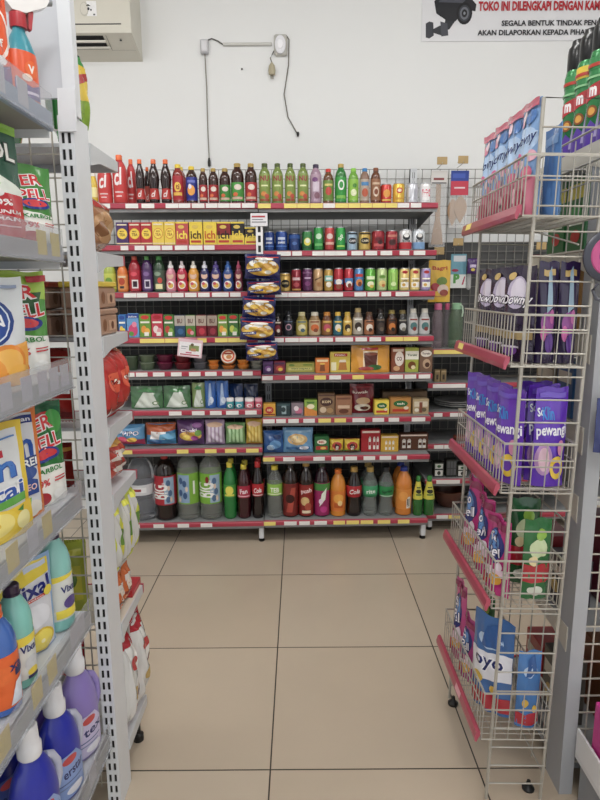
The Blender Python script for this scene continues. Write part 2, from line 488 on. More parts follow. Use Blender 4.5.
MB().prism([(-.118, .032), (-.128, .034), (-.13, .041), (-.12, .038)], -.82, -.14, M('d9d5ca', .4)).build('louver', ac, fix=True)
b = MB(); upatch(-.14, -.012, .42, .425, BLACK, b, .001); upatch(-.14, -.138, .42, .92, BLACK, b, .001); b.build('display_panel_seam', ac)
MB().lathe([(.006, 0), (.006, .004), (.004, .005)], BLACK, 12).build('sensor', ac, (-.07, -.17, .0535))
MB().box(-.83, -.05, -.2215, -.2195, .112, .117, BLACK).build('front_seam', ac)
b = MB(); P = Print(b, lambda u, v, e: (u, -.2203 - e, v), 9.0)
P.rect(-.222, .152, -.172, .222, 'f4f4f4'); P.ell(-.235, .185, .022, .034, 'c9c5b8'); P.ell(-.236, .187, .018, .028, 'dedacd')
P.poly([(-.226, .2), (-.214, .208), (-.2, .198), (-.213, .2)], '2a2a2a'); P.ell(-.213, .186, .006, .007, '30343c'); P.ell(-.2, .181, .004, .005, '30343c'); P.rect(-.19, .155, -.18, .162, '555555')
b.build('badge', ac)

# ------------------------------------------------------------------ wall wiring
def wallpt(x, y, off=0.0): return on_y(x, y, WY - off)
p = wallpt(205, 48)
o = empty('junction_box', 'small grey-white junction box with a cord hanging straight down', 'junction box', (p.x, WY, p.z))
MB().cbox(-.022, .022, -.032, 0, -.036, .036, .005, M('c6c6ca', .4)).build('housing', o)
MB().cbox(-.016, .016, -.036, -.03, -.028, .028, .003, M('dcdce0', .4)).build('cover', o)
MB().tube([(0, -.012, -.036), (.003, -.008, -.2), (.002, -.008, -.42), (.004, -.008, -.58)], .0032, M('8a857c', .5)).build('cord', o)
MB().lathe([(.003, -.625), (.008, -.62), (.009, -.60), (.005, -.578)], BLACK, 12, cx=.004, cy=-.009).build('plug', o)
a, c = wallpt(223, 45), wallpt(272, 45)
MBc = MB(); MBc.cbox(a.x, c.x, WY - .014, WY, a.z - .008, a.z + .008, .003, M('c9c8c2', .4))
tag(MBc.build('cable_conduit'), 'straight light grey cable conduit fixed to the white wall', 'conduit')
tag(MB().tube([(a.x - .085, WY - .006, p.z + .036), (a.x - .06, WY - .006, p.z + .045), (a.x - .03, WY - .006, p.z + .034), (a.x + .002, WY - .006, a.z)], .0035, M('55524d', .5)).build('short_cable'), 'short dark cable from junction box to conduit', 'cable')
p = wallpt(280, 46)
o = empty('power_outlet', 'oval white power outlet at the conduit end on the wall', 'outlet', (p.x, WY, p.z))
MB().cbox(-.032, .04, -.02, 0, -.055, .055, .008, M('b9b7b0', .4)).build('back_plate', o)
b = MB(); b.lathe([(.03, 0), (.03, .008), (.024, .012)], M('e9e9ee', .3), 24, sy=1.55); b.lathe([(.017, .012), (.014, .0165)], M('f6f6fa', .3), 20, sy=1.6)
q = b.build('face_plate', o, (0.002, -.018, 0)); q.rotation_euler.x = R(90)
MB().tube([(.035, -.01, .05), (.05, -.008, .03), (.046, -.008, -.1), (.02, -.008, -.25), (.04, -.008, -.37), (.09, -.008, -.455)], .0034, M('77736b', .5)).build('cord', o)
MB().lathe([(.004, -.012), (.008, 0), (.006, .012)], BLACK, 10).build('cord_end', o, (.096, -.01, -.462))
p = wallpt(272, 66)
o = empty('hanging_plug', 'old yellowed plug dangling below the oval power outlet', 'plug', (p.x, WY - .02, p.z))
MB().lathe([(.008, -.055), (.017, -.05), (.02, -.03), (.016, -.005), (.008, .006), (.004, .012)], M('b3a98c', .5), 16).build('plug_body', o)
MB().tube([(-.005, 0, -.055), (-.005, 0, -.072)], .003, M('8a8578', .3, metal=.8)).build('pin', o)
MB().tube([(.005, 0, -.055), (.005, 0, -.072)], .003, M('8a8578', .3, metal=.8)).build('pin', o)
MB().tube([(0, 0, .01), (-.008, .006, .035), (.004, .012, .06), (.012, .014, .075)], .003, M('6a665e', .5)).build('cord', o)
p = wallpt(242, 70)
tag(MB().lathe([(.004, 0), (.006, .004), (.003, .008)], M('5c574e', .5), 10).build('wall_anchor', None, (p.x, WY - .004, p.z)), 'tiny brown wall anchor below the grey conduit', 'anchor')

# ------------------------------------------------------------------ security notice
p0, p1 = wallpt(421, 42), wallpt(476, 8)
sx0, sz0 = p0.x, p0.z
o = empty('security_sign', 'white security camera notice with red capitals on back wall', 'sign', (sx0, WY, sz0))
MB().box(0, 1.55, -.006, 0, 0, .42, M('e3e3e6', .5)).build('sign_sheet', o)
b = MB(); P = Print(b, lambda u, v, e: (u, -.0062 - e, v), 9.0)
def sp(x, y): q = wallpt(x, y); return (q.x - sx0, q.z - sz0)
def sh(*pts): return [sp(*q) for q in pts]
DK = '23242a'
P.poly(sh((425.5, 24), (429, 22), (433, 23), (433.5, 36), (429, 39), (425.5, 38)), '3c3e46')
P.poly(sh((432, 30), (440, 26), (447, 30), (447, 35), (441, 36), (432, 33)), '33353c')
P.poly(sh((443, 31), (449, 30), (458, 17), (446, 15)), '2c2e35')
P.poly(sh((440, 22), (447, 24), (448, 36), (441, 37)), '4a4c55')
P.poly(sh((434, 2), (440, -6), (468, -4), (476, 5), (475, 12), (466, 10), (455, 22), (446, 21), (436, 14)), DK)
u, v = sp(464, 14); P.ell(u, v, .043, .056, '15161a'); P.ell(u, v, .032, .042, '3a3c44'); P.ell(u, v, .024, .032, '6f737c'); P.ell(u, v, .015, .02, '1d1e22'); P.ell(u, v, .006, .008, '8d9099')
P.poly(sh((438, 3), (442, -3), (466, 0), (462, 4)), '50525c')
def line(st, x0, x1, yc, hpx, col, extra):
    a_, b_ = sp(x0, yc), sp(x1, yc)
    hh = hpx * 3.1 / 600
    wd = b_[0] - a_[0]
    P.text(st, a_[0] + wd / 2, a_[1], hh, col, wd, extra)
line('TOKO INI DILENGKAPI DENGAN KAMERA', 478, 612, 7, 9.4, 'c01f2e', 0.045)
line('SEGALA BENTUK TINDAK PENCURIAN', 501, 621, 24, 5.4, '26262b', 0.03)
line('AKAN DILAPORKAN KEPADA PIHAK YANG', 477, 609, 33.5, 5.4, '26262b', 0.03)
b.build('sign_lettering', o)

# ================================================================== BACK GONDOLA
GA = R(1.4); GY = 3.09
EU = Vector((math.cos(GA), math.sin(GA), 0)); EV = Vector((-math.sin(GA), math.cos(GA), 0))
def g2w(u, v, z): return Vector((0, GY, 0)) + EU * u + EV * v + Vector((0, 0, z))
def g_at(x, y, v):                       # pixel -> (u, z) on the plane v behind the shelf fronts
    d = ray(x, y); o0 = EYE - Vector((0, GY, 0))
    t = (v - o0.dot(EV)) / d.dot(EV); q = EYE + d * t
    return (q - Vector((0, GY, 0))).dot(EU), q.z
Z1 = [1.768, 1.568, 1.337, 1.108, 0.935, 0.729, 0.523, 0.109]
Z2 = [1.766, 1.537, 1.334, 1.106, 0.910, 0.681, 0.473, 0.112]
Z3 = [1.024, 0.839, 0.678, 0.497, 0.294, 0.087]
TOP = 0.016                              # shelf surface above the rail's middle
def bay(name, label, u0, u1, zs, tags, vf=0.0, depth_=0.45, post_u=(), grid_top=2.02, solid_top=1.62, legs=()):
    g = empty(name, label, 'shelf unit', g2w(0, 0, 0), GA)
    vb = depth_ + (0 if vf == 0 else vf)
    MB().box(u0, u1, vb + .012, vb + .02, 0.06, solid_top, DARKGREY).build('back_panel', g)  # added dark sheet, its grey standing in for the shade behind the goods
    m = MB(); k = u0 + .01
    while k < u1:
        m.box(k - .0016, k + .0016, vb - .002, vb + .002, .1, grid_top, LATTICE); k += .05
    z = .12
    while z <= grid_top + .001:
        m.box(u0, u1, vb - .004, vb, z - .0016, z + .0016, LATTICE); z += .05
    m.build('wire_lattice', g)
    for pu in post_u:
        m = MB(); x = pu
        for a_, c_ in ((-.018, -.007), (-.0035, .0035), (.007, .018)): m.box(x + a_, x + c_, vb - .03, vb - .027, 0, grid_top, WHITE_STEEL)
        z = 0.0
        while z < grid_top:
            m.box(x - .007, x + .007, vb - .03, vb - .0272, z, min(z + .018, grid_top), WHITE_STEEL); z += .05
        m.box(x - .018, x + .018, vb - .02, vb + .008, 0, grid_top, BLACK if False else M('2c2c2e', .6))
        m.build('upright_post', g)
    for zi, zc in enumerate(zs):
        bottom = zc < .2
        s = MB(); s.box(u0 + .002, u1 - .002, vf + .006, vb - .005, zc + TOP - .004, zc + TOP, GREY_STEEL)
        s.box(u0 + .002, u1 - .002, vf + .006, vf + .012, zc - .028, zc + TOP - .004, GREY_STEEL)
        s.box(u0 + .002, u1 - .002, vf + .012, vb - .005, zc - .016, zc - .012, GREY_STEEL)
        for x in (u0 + .004, u1 - .008): s.prism([(vf + .02, zc + TOP - .004), (vb - .005, zc + TOP - .004), (vb - .005, zc - .075), (vf + .05, zc - .02)], x, x + .004, GREY_STEEL)
        sh_ = s.build('shelf', g)
        r = MB(); r.prism([(vf - .002, zc - .012), (vf - .007, zc - .009), (vf - .008, zc + .009), (vf - .004, zc + .0135), (vf + .006, zc + .0145), (vf + .006, zc - .014)], u0 + .001, u1 - .001, RAIL)
        r.build('price_rail', sh_, fix=True)['label'] = 'red price rail'
        for (x0, x1, c_) in tags[zi]:
            a_, _z = g_at(x0, 400, vf); b_, _z = g_at(x1, 400, vf)
            # pixel columns lean with the shelf height
            yy = 289 + (1.364 - zc) * 195
            a_, _z = g_at(x0, yy, vf); b_, _z = g_at(x1, yy, vf)
            MB().box(a_ - .004, b_ + .004, vf - .0095, vf - .0085, zc - .0105, zc + .011, TAGW if c_ == 'w' else TAGY).build('price_tag', sh_)
    for lu in legs:
        m = MB(); m.cbox(lu - .013, lu + .013, vf + .01, vf + .05, .018, .085, .004, WHITE_STEEL)
        l = m.build('leg', g)
        MB().lathe([(.016, 0), (.017, .008), (.008, .014), (.008, .02)], BLACK, 14, cx=lu, cy=vf + .03).build('foot', l)
    s = MB(); s.box(u0 + .002, u1 - .002, vb - .06, vb - .02, .0, .09, DARKGREY); s.build('rear_beam', g)
    return g
def T(s): # "w117-140 y141-150"
    out = []
    for t in s.split():
        a_, b_ = t[1:].split('-'); out.append((float(a_), float(b_), t[0]))
    return out
def even(x0, x1, n, wd, c='w', skip=()):
    return [((x0 + (x1 - x0) * (i + .5) / n) - wd / 2, (x0 + (x1 - x0) * (i + .5) / n) + wd / 2, c) for i in range(n) if i not in skip]
tags1 = [T('w96-110 w127-138 w143-154 w167-178 w180-190 w193-204 w207-217 w219-229 w231-240 w243-254'),
         T('w122-128 w136-144 w148-160 w163-172 w176-187 w190-202 w205-214'),
         T('w125-136 w138-147 w160-171 w173-183 w186-196 w199-209 w213-228 w231-240'),
         T('y141-152 y153-164 y166-178 y180-190 y192-206 y216-227 y229-246'),
         T('w127-134 w137-147 w154-164 w172-181 w190-200 w206-216 w223-233 w243-252'),
         T('w170-181 w193-204 w211-221 w227-238 w246-256'),
         T('y122-132 y178-188 y206-216 y226-236 y247-258'),
         T('w130-140 w155-164 w179-189 w202-212')]
tags2 = [T('y259-270 y285-296 y298-309 y311-322 w324-334 y336-347 y349-359 y361-371 y373-384 y386-396 w398-408 w411-420'),
         T('w278-290 w293-301 w313-323 w325-335 w336-346 w352-362 w366-376 w381-391 w400-408 w414-424'),
         T('w276-287 w289-300 w302-316 w317-342 w355-365 w368-378 w382-390 w396-408'),
         T('w272-283 w286-298 w300-316 w320-332 w336-352 w356-366 w370-380 y386-402 y404-417'),
         T('w263-272 w286-298 y315-325 w330-340 y353-363 w390-402 w405-415 w419-429'),
         T('w264-274 w277-285 w289-298 w304-314 y319-330 y335-345 w353-364 w373-383 w389-398 w412-424'),
         T('y264-274 w284-294 w314-324 w332-342 w346-356 w364-374 w380-390 w397-406'),
         T('y265-275 w285-296 w300-309 w315-326 y334-344 y347-358 y361-372 y378-389 y398-408')]
tags3 = [T('y434-462'), T('w433-464'), T('w434-441 w450-462'), T('w434-442 w444-454'), T('w436-458'), T('w436-446 y448-460')]
bay('gondola_bay', 'left bay of red-railed shelves against the back wall', -1.095, -.2005, Z1, tags1, post_u=(), legs=(-.216,))
bay('gondola_bay', 'middle bay of red-railed shelves with cans and coffee bottles', -.1995, .693, Z2, tags2, post_u=(-.176, .655), legs=(.675,))
bay('gondola_bay', 'shallow shelf bay with hook lattice beside the end of the drinks bays', .70, 1.65, Z3, tags3, vf=.12, depth_=.33, post_u=(1.6,), legs=(.74,))

ORD = ['top', 'second', 'third', 'fourth', 'fifth', 'sixth', 'seventh', 'bottom']
CNT = {}
def stock(bayn, si, desc, x0, x1, ytop, maker, name, cat, dv=0.03, group=None, rz=0.0, behind=None, dep=None, base=None, where=True):
    """stand one package on shelf si: pixel columns x0..x1 and top row ytop give its size on the plane dv behind the rail"""
    zs = {1: Z1, 2: Z2, 3: Z3}[bayn]; vf = .12 if bayn == 3 else 0
    zb = zs[si] + TOP + 0.0008 if base is None else base
    wm = 0.06
    for _ in range(3):
        v = vf + dv + (dep if dep is not None else wm) / 2
        yb = 400 - F * ((g2w(0.2, v, zb) - EYE).dot(CU)) / depth(g2w(0.2, v, zb))
        a_, _ = g_at(x0, (ytop + yb) / 2, v); b_, _ = g_at(x1, (ytop + yb) / 2, v)
        wm = b_ - a_
    _, zt = g_at((x0 + x1) / 2, ytop, v - (dep if dep is not None else wm) * .25)
    H = max(zt - zb, 0.02)
    parts = maker(round(wm, 4), round(H, 4))
    bn = {1: 'left', 2: 'middle', 3: 'shallow'}[bayn]
    lab = '%s, %s shelf of the %s bay' % (desc, (ORD[si] if bayn < 3 else ['bottle', 'box', 'tray', 'fourth', 'spice', 'lowest'][si]), bn)
    o = put(name, lab, cat, parts, g2w((a_ + b_) / 2, v, zb), GA + rz, group)
    if behind:
        q = put(name, '%s, %s shelf of the %s bay' % (behind, ORD[si], bn), cat, parts, g2w((a_ + b_) / 2 + .001, v + (dep if dep is not None else wm) + .006, zb), GA + rz, group)
    return o
def B(shape, body, cap, label=None, marks=(), clear=False):
    return lambda W, H: bottle(W, H, shape, body, cap, label, tuple(marks), clear)
def C(body, marks=()): return lambda W, H: can(W, H, body, tuple(marks))
def K(col, marks=(), d=.05, straw=False): return lambda W, H: carton(W, d, H, col, tuple(marks), straw=straw)
def P_(col, marks=(), d=.05, kind='pillow', seed=1, rim=None): return lambda W, H: pouch(W, H / (1.07 if kind == 'pillow' else 1), d, col, tuple(marks), kind, seed, rim=rim)

# ---- shelf 1, left bay
G1 = 'bottles on the top shelf of the left bay'
S = lambda *a, **k: stock(1, 0, *a, **k)
S('yellow bottle with white cap, half hidden', 90, 97.5, 171, B('coffee', 'e3c22a', 'eceae0', (.2, .5, 'f4e9a0')), 'juice_bottle', 'bottle', group=G1)
mk = [('t', 'cl', 0, .55, .34, 'f6eeee', .8, .25, .5), ('r', -.3, .22, .3, .25, 'f0d0d0'), ('r', -.2, .14, .2, .165, 'f0d0d0')]
for i, (x0, x1, yt, nm) in enumerate([(98, 112, 162, 'first red-wrapped bottle with white script'), (113, 127, 154.5, 'second red-wrapped bottle with white script and tall orange cap'), (127, 136, 159, 'third red-wrapped bottle, half behind the tallest')]):
    S(nm, x0, x1, yt, B('pet', 'c8363a', 'f06a1e', (.02, .84, 'd2403f'), mk), 'syrup_bottle', 'bottle', group=G1, dv=.03 if i < 2 else .10)
for x0, x1, yt, nm in [(135.5, 145, 159, 'dark cola bottle with orange cap beside the red-wrapped ones'), (144.5, 151, 167, 'shorter cola bottle with orange cap'), (148.5, 159.5, 159, 'dark cola bottle with orange cap and pale neck print'), (160.5, 171.5, 159, 'dark cola bottle with orange cap beside the yellow-capped one')]:
    S(nm, x0, x1, yt, B('contour', '2a1412', 'ee6a20', (.10, .34, 'b8342e') if yt < 165 else (.1, .5, 'd05a4c'), [('t', 'cl', 0, .22, .14, 'f0e4e0', .5, .2, .5)]), 'cola_bottle', 'bottle', group=G1, dv=.03 if yt < 165 else .10)
S('red and yellow labelled bottle with yellow cap', 172.5, 184, 164, B('tea', '8a2a1e', 'f2d21e', (.08, .70, 'b02a34'), [('e', 0, .42, .3, .12, 'f0c43a'), ('r', -.4, .2, .4, .28, 'e8b53a'), ('t', 'ti', .02, .42, .14, '8a1e22', .3)]), 'tea_bottle', 'bottle', group=G1, behind='yellow-capped red bottle behind its twin')
S('blue labelled bottle with yellow cap', 186, 197.5, 166, B('tea', '3a2018', 'f2d21e', (.08, .70, '2c3690'), [('e', 0, .35, .35, .14, 'f0a43a'), ('r', -.4, .55, .4, .62, '6d78c8'), ('e', -.1, .45, .15, .07, 'e8e2f0')]), 'tea_bottle', 'bottle', group=G1)
for x0, x1, yt, lc, nm in [(199, 207.5, 168, 'a8282e', 'slim dark tea bottle with red label and gold cap'), (208.5, 218.5, 168, 'a8282e', 'second slim dark tea bottle with red label'), (219.5, 230.5, 168, '3f8f3a', 'dark tea bottle with short green label'), (231, 244, 163, '46993c', 'taller dark tea bottle with green label'), (245, 257, 163, 'b03038', 'taller dark tea bottle with red label at bay end')]:
    S(nm, x0, x1, yt, B('tea', '3a1a10', 'b89a48', (.06, .52, lc), [('e', .05, .4, .3, .07, 'e8d8cc'), ('r', -.45, .10, .45, .16, 'd8b8a0'), ('e', -.15, .22, .2, .05, 'e06a3a')]), 'tea_bottle', 'bottle', group=G1)
# ---- shelf 1, middle bay
G2 = 'bottles and cans on the top shelf of the middle bay'
S = lambda *a, **k: stock(2, 0, *a, **k)
numk = [('t', 'NU', 0, .62, .13, 'a01840', .78), ('r', -.3, .42, .3, .46, 'e8efb0'), ('e', -.1, .24, .25, .06, 'd8883a'), ('e', .2, .18, .22, .06, 'c0503a'), ('r', -.45, .06, .45, .12, '9a4a2a')]
for i, (x0, x1) in enumerate([(259, 270.5), (272, 283), (285, 295.5), (297.5, 308.5)]):
    S('%s of four green tea bottles printed NU' % ['first', 'second', 'third', 'fourth'][i], x0, x1, 163, B('tea', '74883a', '4c5a20', (.05, .74, '869c48'), numk), 'tea_bottle', 'bottle', group=G2)
S('lilac milk tea bottle with dark purple cap', 310, 321.5, 164, B('tea', 'a08296', '3a2a4a', (.05, .74, 'b294a8'), [('r', -.3, .3, .3, .55, 'd8c8d8'), ('e', .1, .2, .25, .08, '8a6070'), ('e', -.1, .6, .25, .06, '7b4a80')]), 'tea_bottle', 'bottle', group=G2)
S('brown tea bottle with red cap and green label', 323, 333.5, 168.5, B('tea', '6a4420', 'd83428', (.08, .66, '6f8f3a'), [('e', 0, .35, .3, .12, 'c84a3a'), ('r', -.4, .5, .4, .56, 'e0d070')]), 'tea_bottle', 'bottle', group=G2)
S('bright green bottle with gold cap and white emblem', 335, 346.5, 163.5, B('tea', '1f7a2c', 'c0a04a', (.06, .66, '2f9a3c'), [('e', 0, .46, .28, .13, 'f0f4ec'), ('e', 0, .46, .18, .085, '2f9a3c'), ('r', -.45, .12, .45, .2, '7cc04a')]), 'tea_bottle', 'bottle', group=G2)
S('lime bottle with lime cap', 348, 358.5, 168, B('tea', '6aa52a', '8ad02e', (.08, .68, '8ec43c'), [('e', 0, .3, .3, .1, 'e8f0c0'), ('e', .1, .5, .2, .06, '4a8a2a')]), 'tea_bottle', 'bottle', group=G2)
S('pale brown bottle with bright blue cap', 359.5, 369.5, 168, B('tea', '8a6a58', '2c86c8', (.08, .68, 'b8a898'), [('e', 0, .3, .32, .12, 'c05a3a'), ('r', -.4, .5, .4, .6, '4c8ac0')]), 'milk_tea_bottle', 'bottle', group=G2)
S('brown bottle with brown cap and pale label', 370.5, 380.5, 167.5, B('tea', '6a3c22', '8a4a26', (.08, .68, '9a6a4a'), [('e', 0, .32, .3, .14, 'e0c8b0'), ('e', 0, .32, .2, .08, '8a4a2a'), ('r', -.4, .52, .4, .58, 'd8b898')]), 'milk_tea_bottle', 'bottle', group=G2)
S('red can beside the brown bottle', 380.5, 391.5, 184, C('c8382c', [('e', 0, .5, .32, .2, 'e8a03a'), ('r', -.45, .12, .45, .2, 'e8c04a')]), 'drink_can', 'can', group=G2)
S('golden yellow can', 392.5, 404.5, 183, C('e0b422', [('e', 0, .62, .26, .14, 'c83a28'), ('e', 0, .62, .16, .08, 'f4e8c0'), ('r', -.4, .2, .4, .28, 'c89018')]), 'drink_can', 'can', group=G2)
S('plain silver can', 406, 418, 183, C('c4c6ce', [('r', -.4, .3, -.2, .75, 'dcdee6'), ('r', .1, .2, .3, .7, 'a8aab4')]), 'drink_can', 'can', group=G2)
S('white can with pink vertical lettering', 419.5, 430.5, 183, C('eceaea', [('r', -.32, .15, .32, .85, 'f4f2f2'), ('t', 'LIKE', 0, .5, .42, 'd4305a', .62, 1.5708)]), 'drink_can', 'can', group=G2)

# ---- shelf 2, left bay: cartons
S = lambda *a, **k: stock(1, 1, *a, **k)
G3 = 'tea cartons on the second shelf'
def teamk(ring, inner, txt): return [('e', 0, .5, .42, .235, ring), ('e', 0, .5, .36, .2, inner), ('t', 'TEA', 0, .46, .13, txt, .5), ('t', 'MAX', 0, .6, .07, txt, .36), ('r', -.4, .86, .4, .92, 'f0e0c0'), ('r', -.5, .05, .5, .1, 'f0d9a0')]
for x0, x1, col, nm in [(117.5, 129.5, '4a2f6a', 'purple drink carton with round yellow TEA badge'), (130, 141.5, 'b82c34', 'first red drink carton with round yellow TEA badge'), (141.8, 153, 'b82c34', 'second red drink carton with round yellow TEA badge')]:
    S(nm, x0, x1, 222.5, K(col, teamk('f2c81e', 'f6d83a', '6a3a1a')), 'drink_carton', 'carton', group=G3)
for x0, x1, nm in [(153.3, 164.8, 'first yellow drink carton with round TEA badge'), (165.2, 176, 'second yellow drink carton with round TEA badge')]:
    S(nm, x0, x1, 222, K('eccc3c', teamk('d88a2a', 'f6dc4a', 'a85a1a')), 'drink_carton', 'carton', group=G3)
def ich(top, bot, t1): return [('r', -.5, .0, .5, .42, bot), ('r', -.5, .93, .5, 1, 'f0d428'), ('t', 'ich', 0, .44, .36, t1, .82), ('r', -.38, .1, .38, .2, 'c03a2a'), ('e', -.05, .78, .25, .08, 'e0c04a')]
for x0, x1, yt, col, bot, t1, nm in [(176.5, 189, 222, 'c85050', 'c84a4a', 'f6e23a', 'rose tea carton with yellow lettering'), (190, 203, 222, 'f0d22a', 'eccc2a', '4a2a1a', 'first yellow tea carton with dark lettering'), (204, 217, 222, 'f0d22a', 'eccc2a', 'c85a1a', 'second yellow tea carton with orange lettering'), (217.5, 231, 222, '8a1e24', 'e8c828', '2a1612', 'dark red tea carton with yellow foot'), (231.3, 244.5, 222, '1e1a1a', 'e8c828', 'f2d22a', 'black tea carton with yellow foot'), (245, 257.5, 227.5, '2a201a', 'f0d22a', 'f6da2e', 'shorter black and yellow tea carton behind the hanging strip')]:
    S(nm, x0, x1, yt, K(col, ich(col, bot, t1)), 'drink_carton', 'carton', group=G3)
# ---- shelf 2, middle bay: cans
S = lambda *a, **k: stock(2, 1, *a, **k)
G4 = 'cans on the second shelf of the middle bay'
bl = [('r', -.3, .55, .3, .68, 'c8d4e8'), ('t', 'sweat', 0, .42, .12, 'e8eef6', .6), ('r', -.5, .2, .5, .26, '4a7ac0')]
for x0, x1, yt, c, mk, nm in [(264, 274.5, 231.5, '1e3f86', bl, 'first dark blue can beside the hanging strip'), (275.5, 287.5, 231, '1f4690', bl, 'second dark blue can'), (288.5, 300.5, 233.5, '16346f', [('r', -.5, .7, .5, .9, '2a559c'), ('e', 0, .42, .2, .1, '4a70b0')], 'shorter plain navy can'),
    (302, 312.5, 231, '2a7a3a', [('e', 0, .45, .34, .2, 'e8dc4a'), ('e', .02, .5, .22, .12, 'e8f0d8'), ('r', -.5, .12, .5, .2, '1a4a2a')], 'green can with yellow lemon picture'),
    (313.5, 323.5, 227, '1f8f3c', [('e', 0, .6, .3, .12, 'c8e8c8'), ('r', -.4, .2, .4, .3, '6cc06a')], 'first tall green can'), (324.5, 334.5, 227, 'b83a3c', [('e', 0, .6, .32, .12, 'e8d0c8'), ('r', -.45, .25, .45, .36, 'e0b0a0')], 'tall red can between two green ones'), (335.5, 345.5, 227, '12983a', [('t', 'Sp', 0, .55, .2, 'f0f6e8', .6, 1.2), ('r', -.4, .15, .4, .22, 'a8d84a')], 'second tall green can'),
    (346.5, 357.5, 231.5, '9ab4c8', [('e', 0, .5, .4, .17, '16181e'), ('t', 'CAFE', 0, .5, .12, 'e8e8e8', .6), ('r', -.5, .84, .5, .92, '202530')], 'pale blue can with black oval'), (358.5, 370.5, 231.5, 'c8a84a', [('e', 0, .5, .4, .17, '1a140c'), ('t', 'CAFE', 0, .5, .12, 'e8dcb8', .6), ('r', -.5, .84, .5, .92, '3a2c14')], 'gold can with black oval'),
    (371.5, 384.5, 230.5, '9c2430', [('e', 0, .55, .3, .12, '6a1420'), ('r', -.4, .2, .4, .34, 'c85a5a'), ('e', .1, .4, .2, .1, '3a1a1a')], 'first crimson can'), (385.5, 397.5, 230.5, '9c2430', [('e', 0, .4, .3, .16, '4a2020'), ('r', -.4, .66, .4, .78, 'd08070')], 'second crimson can'),
    (399, 411.5, 229.5, 'dcdcdc', [('r', -.8, .05, .8, .38, 'c02a34'), ('e', 0, .64, .3, .16, '2a2a30'), ('e', 0, .70, .2, .09, 'ecebe8'), ('t', 'boss', 0, .46, .13, '1e1e22', .6)], 'white can with red foot and dark emblem'), (412.5, 424.5, 229.5, 'd8dee4', [('r', -.8, .05, .8, .38, '7aa4d0'), ('e', 0, .64, .3, .16, '2a2a30'), ('e', 0, .70, .2, .09, 'ecebe8'), ('t', 'boss', 0, .46, .13, '1e1e22', .6)], 'white can with blue foot and dark emblem')]:
    S(nm, x0, x1, yt, C(c, mk), 'drink_can', 'can', group=G4)
# ---- shelf 3, left bay
S = lambda *a, **k: stock(1, 2, *a, **k)
G5 = 'juice bottles on the third shelf'
S('lime yellow juice bottle half hidden behind the snack end', 104, 116, 261, B('pet', 'a8b83a', 'd8d84a', (.1, .6, 'c8d04a'), [('e', 0, .35, .3, .12, '6a9a2a')]), 'juice_bottle', 'bottle', group=G5)
S('orange juice bottle with orange cap', 117.5, 128, 262, B('pet', 'e0782a', 'e8902a', (.08, .58, 'e89a50'), [('e', 0, .35, .3, .12, 'c04a2a'), ('r', -.2, .12, .2, .2, '3a3a3a'), ('r', -.4, .48, .4, .53, 'f4e0c0')]), 'juice_bottle', 'bottle', group=G5)
for x0, x1, b_, cp, lb, mk, nm in [(129, 141, 'a81e30', 'c84a30', 'b8283a', [('r', -.2, .1, .35, .34, 'e8e0e0'), ('r', -.1, .14, .25, .3, '3a1a2a'), ('e', 0, .5, .3, .06, 'e05060')], 'crimson energy bottle'), (141.8, 152.8, '4a2a5e', '4aa03a', '5a3a70', [('r', -.2, .1, .35, .34, 'd8d0e0'), ('r', -.1, .14, .25, .3, '3a2a4a'), ('e', 0, .5, .3, .06, '8a6aa0')], 'purple energy bottle with green cap'), (153.5, 165.5, '2e4a32', '3c9a3e', '4a5a4a', [('r', -.3, .08, .3, .22, 'e8e0a8'), ('e', .1, .32, .2, .08, 'd04a3a'), ('e', -.1, .5, .3, .06, '8aa08a')], 'dark green energy bottle with green cap')]:
    S(nm, x0, x1, 256, B('pet', b_, cp, (.06, .60, lb), mk), 'energy_drink_bottle', 'bottle', group=G5)
for x0, x1, b_, cp, nm in [(166, 176, 'd8889a', 'f2ecec', 'pink small sport-cap bottle with white cap'), (176.8, 187.6, 'c02848', 'f2e4e8', 'red small sport-cap bottle with white cap'), (188.2, 199.2, 'e09a2a', 'f2ece0', 'orange small sport-cap bottle with white cap'), (199.8, 209.8, '2a2a5e', 'e4e4f0', 'navy small sport-cap bottle with white cap'), (210.4, 221.6, '3a3270', '5a4a90', 'violet small sport-cap bottle'), (222.6, 233.6, '2c4a8a', '3a68b0', 'blue small sport-cap bottle'), (234.6, 242.6, '7a2440', 'b84a6a', 'maroon small sport-cap bottle beside hanging snack bags')]:
    S(nm, x0, x1, 261, B('kid', b_, cp, (.06, .62, b_), [('e', 0, .52, .34, .11, 'e8c0a8'), ('e', 0, .60, .3, .05, b_), ('e', 0, .22, .38, .13, 'f0ece4'), ('e', .02, .2, .26, .08, 'e0b23a'), ('e', -.1, .26, .16, .05, 'd04a5a')]), 'kids_drink_bottle', 'bottle', group=G5)
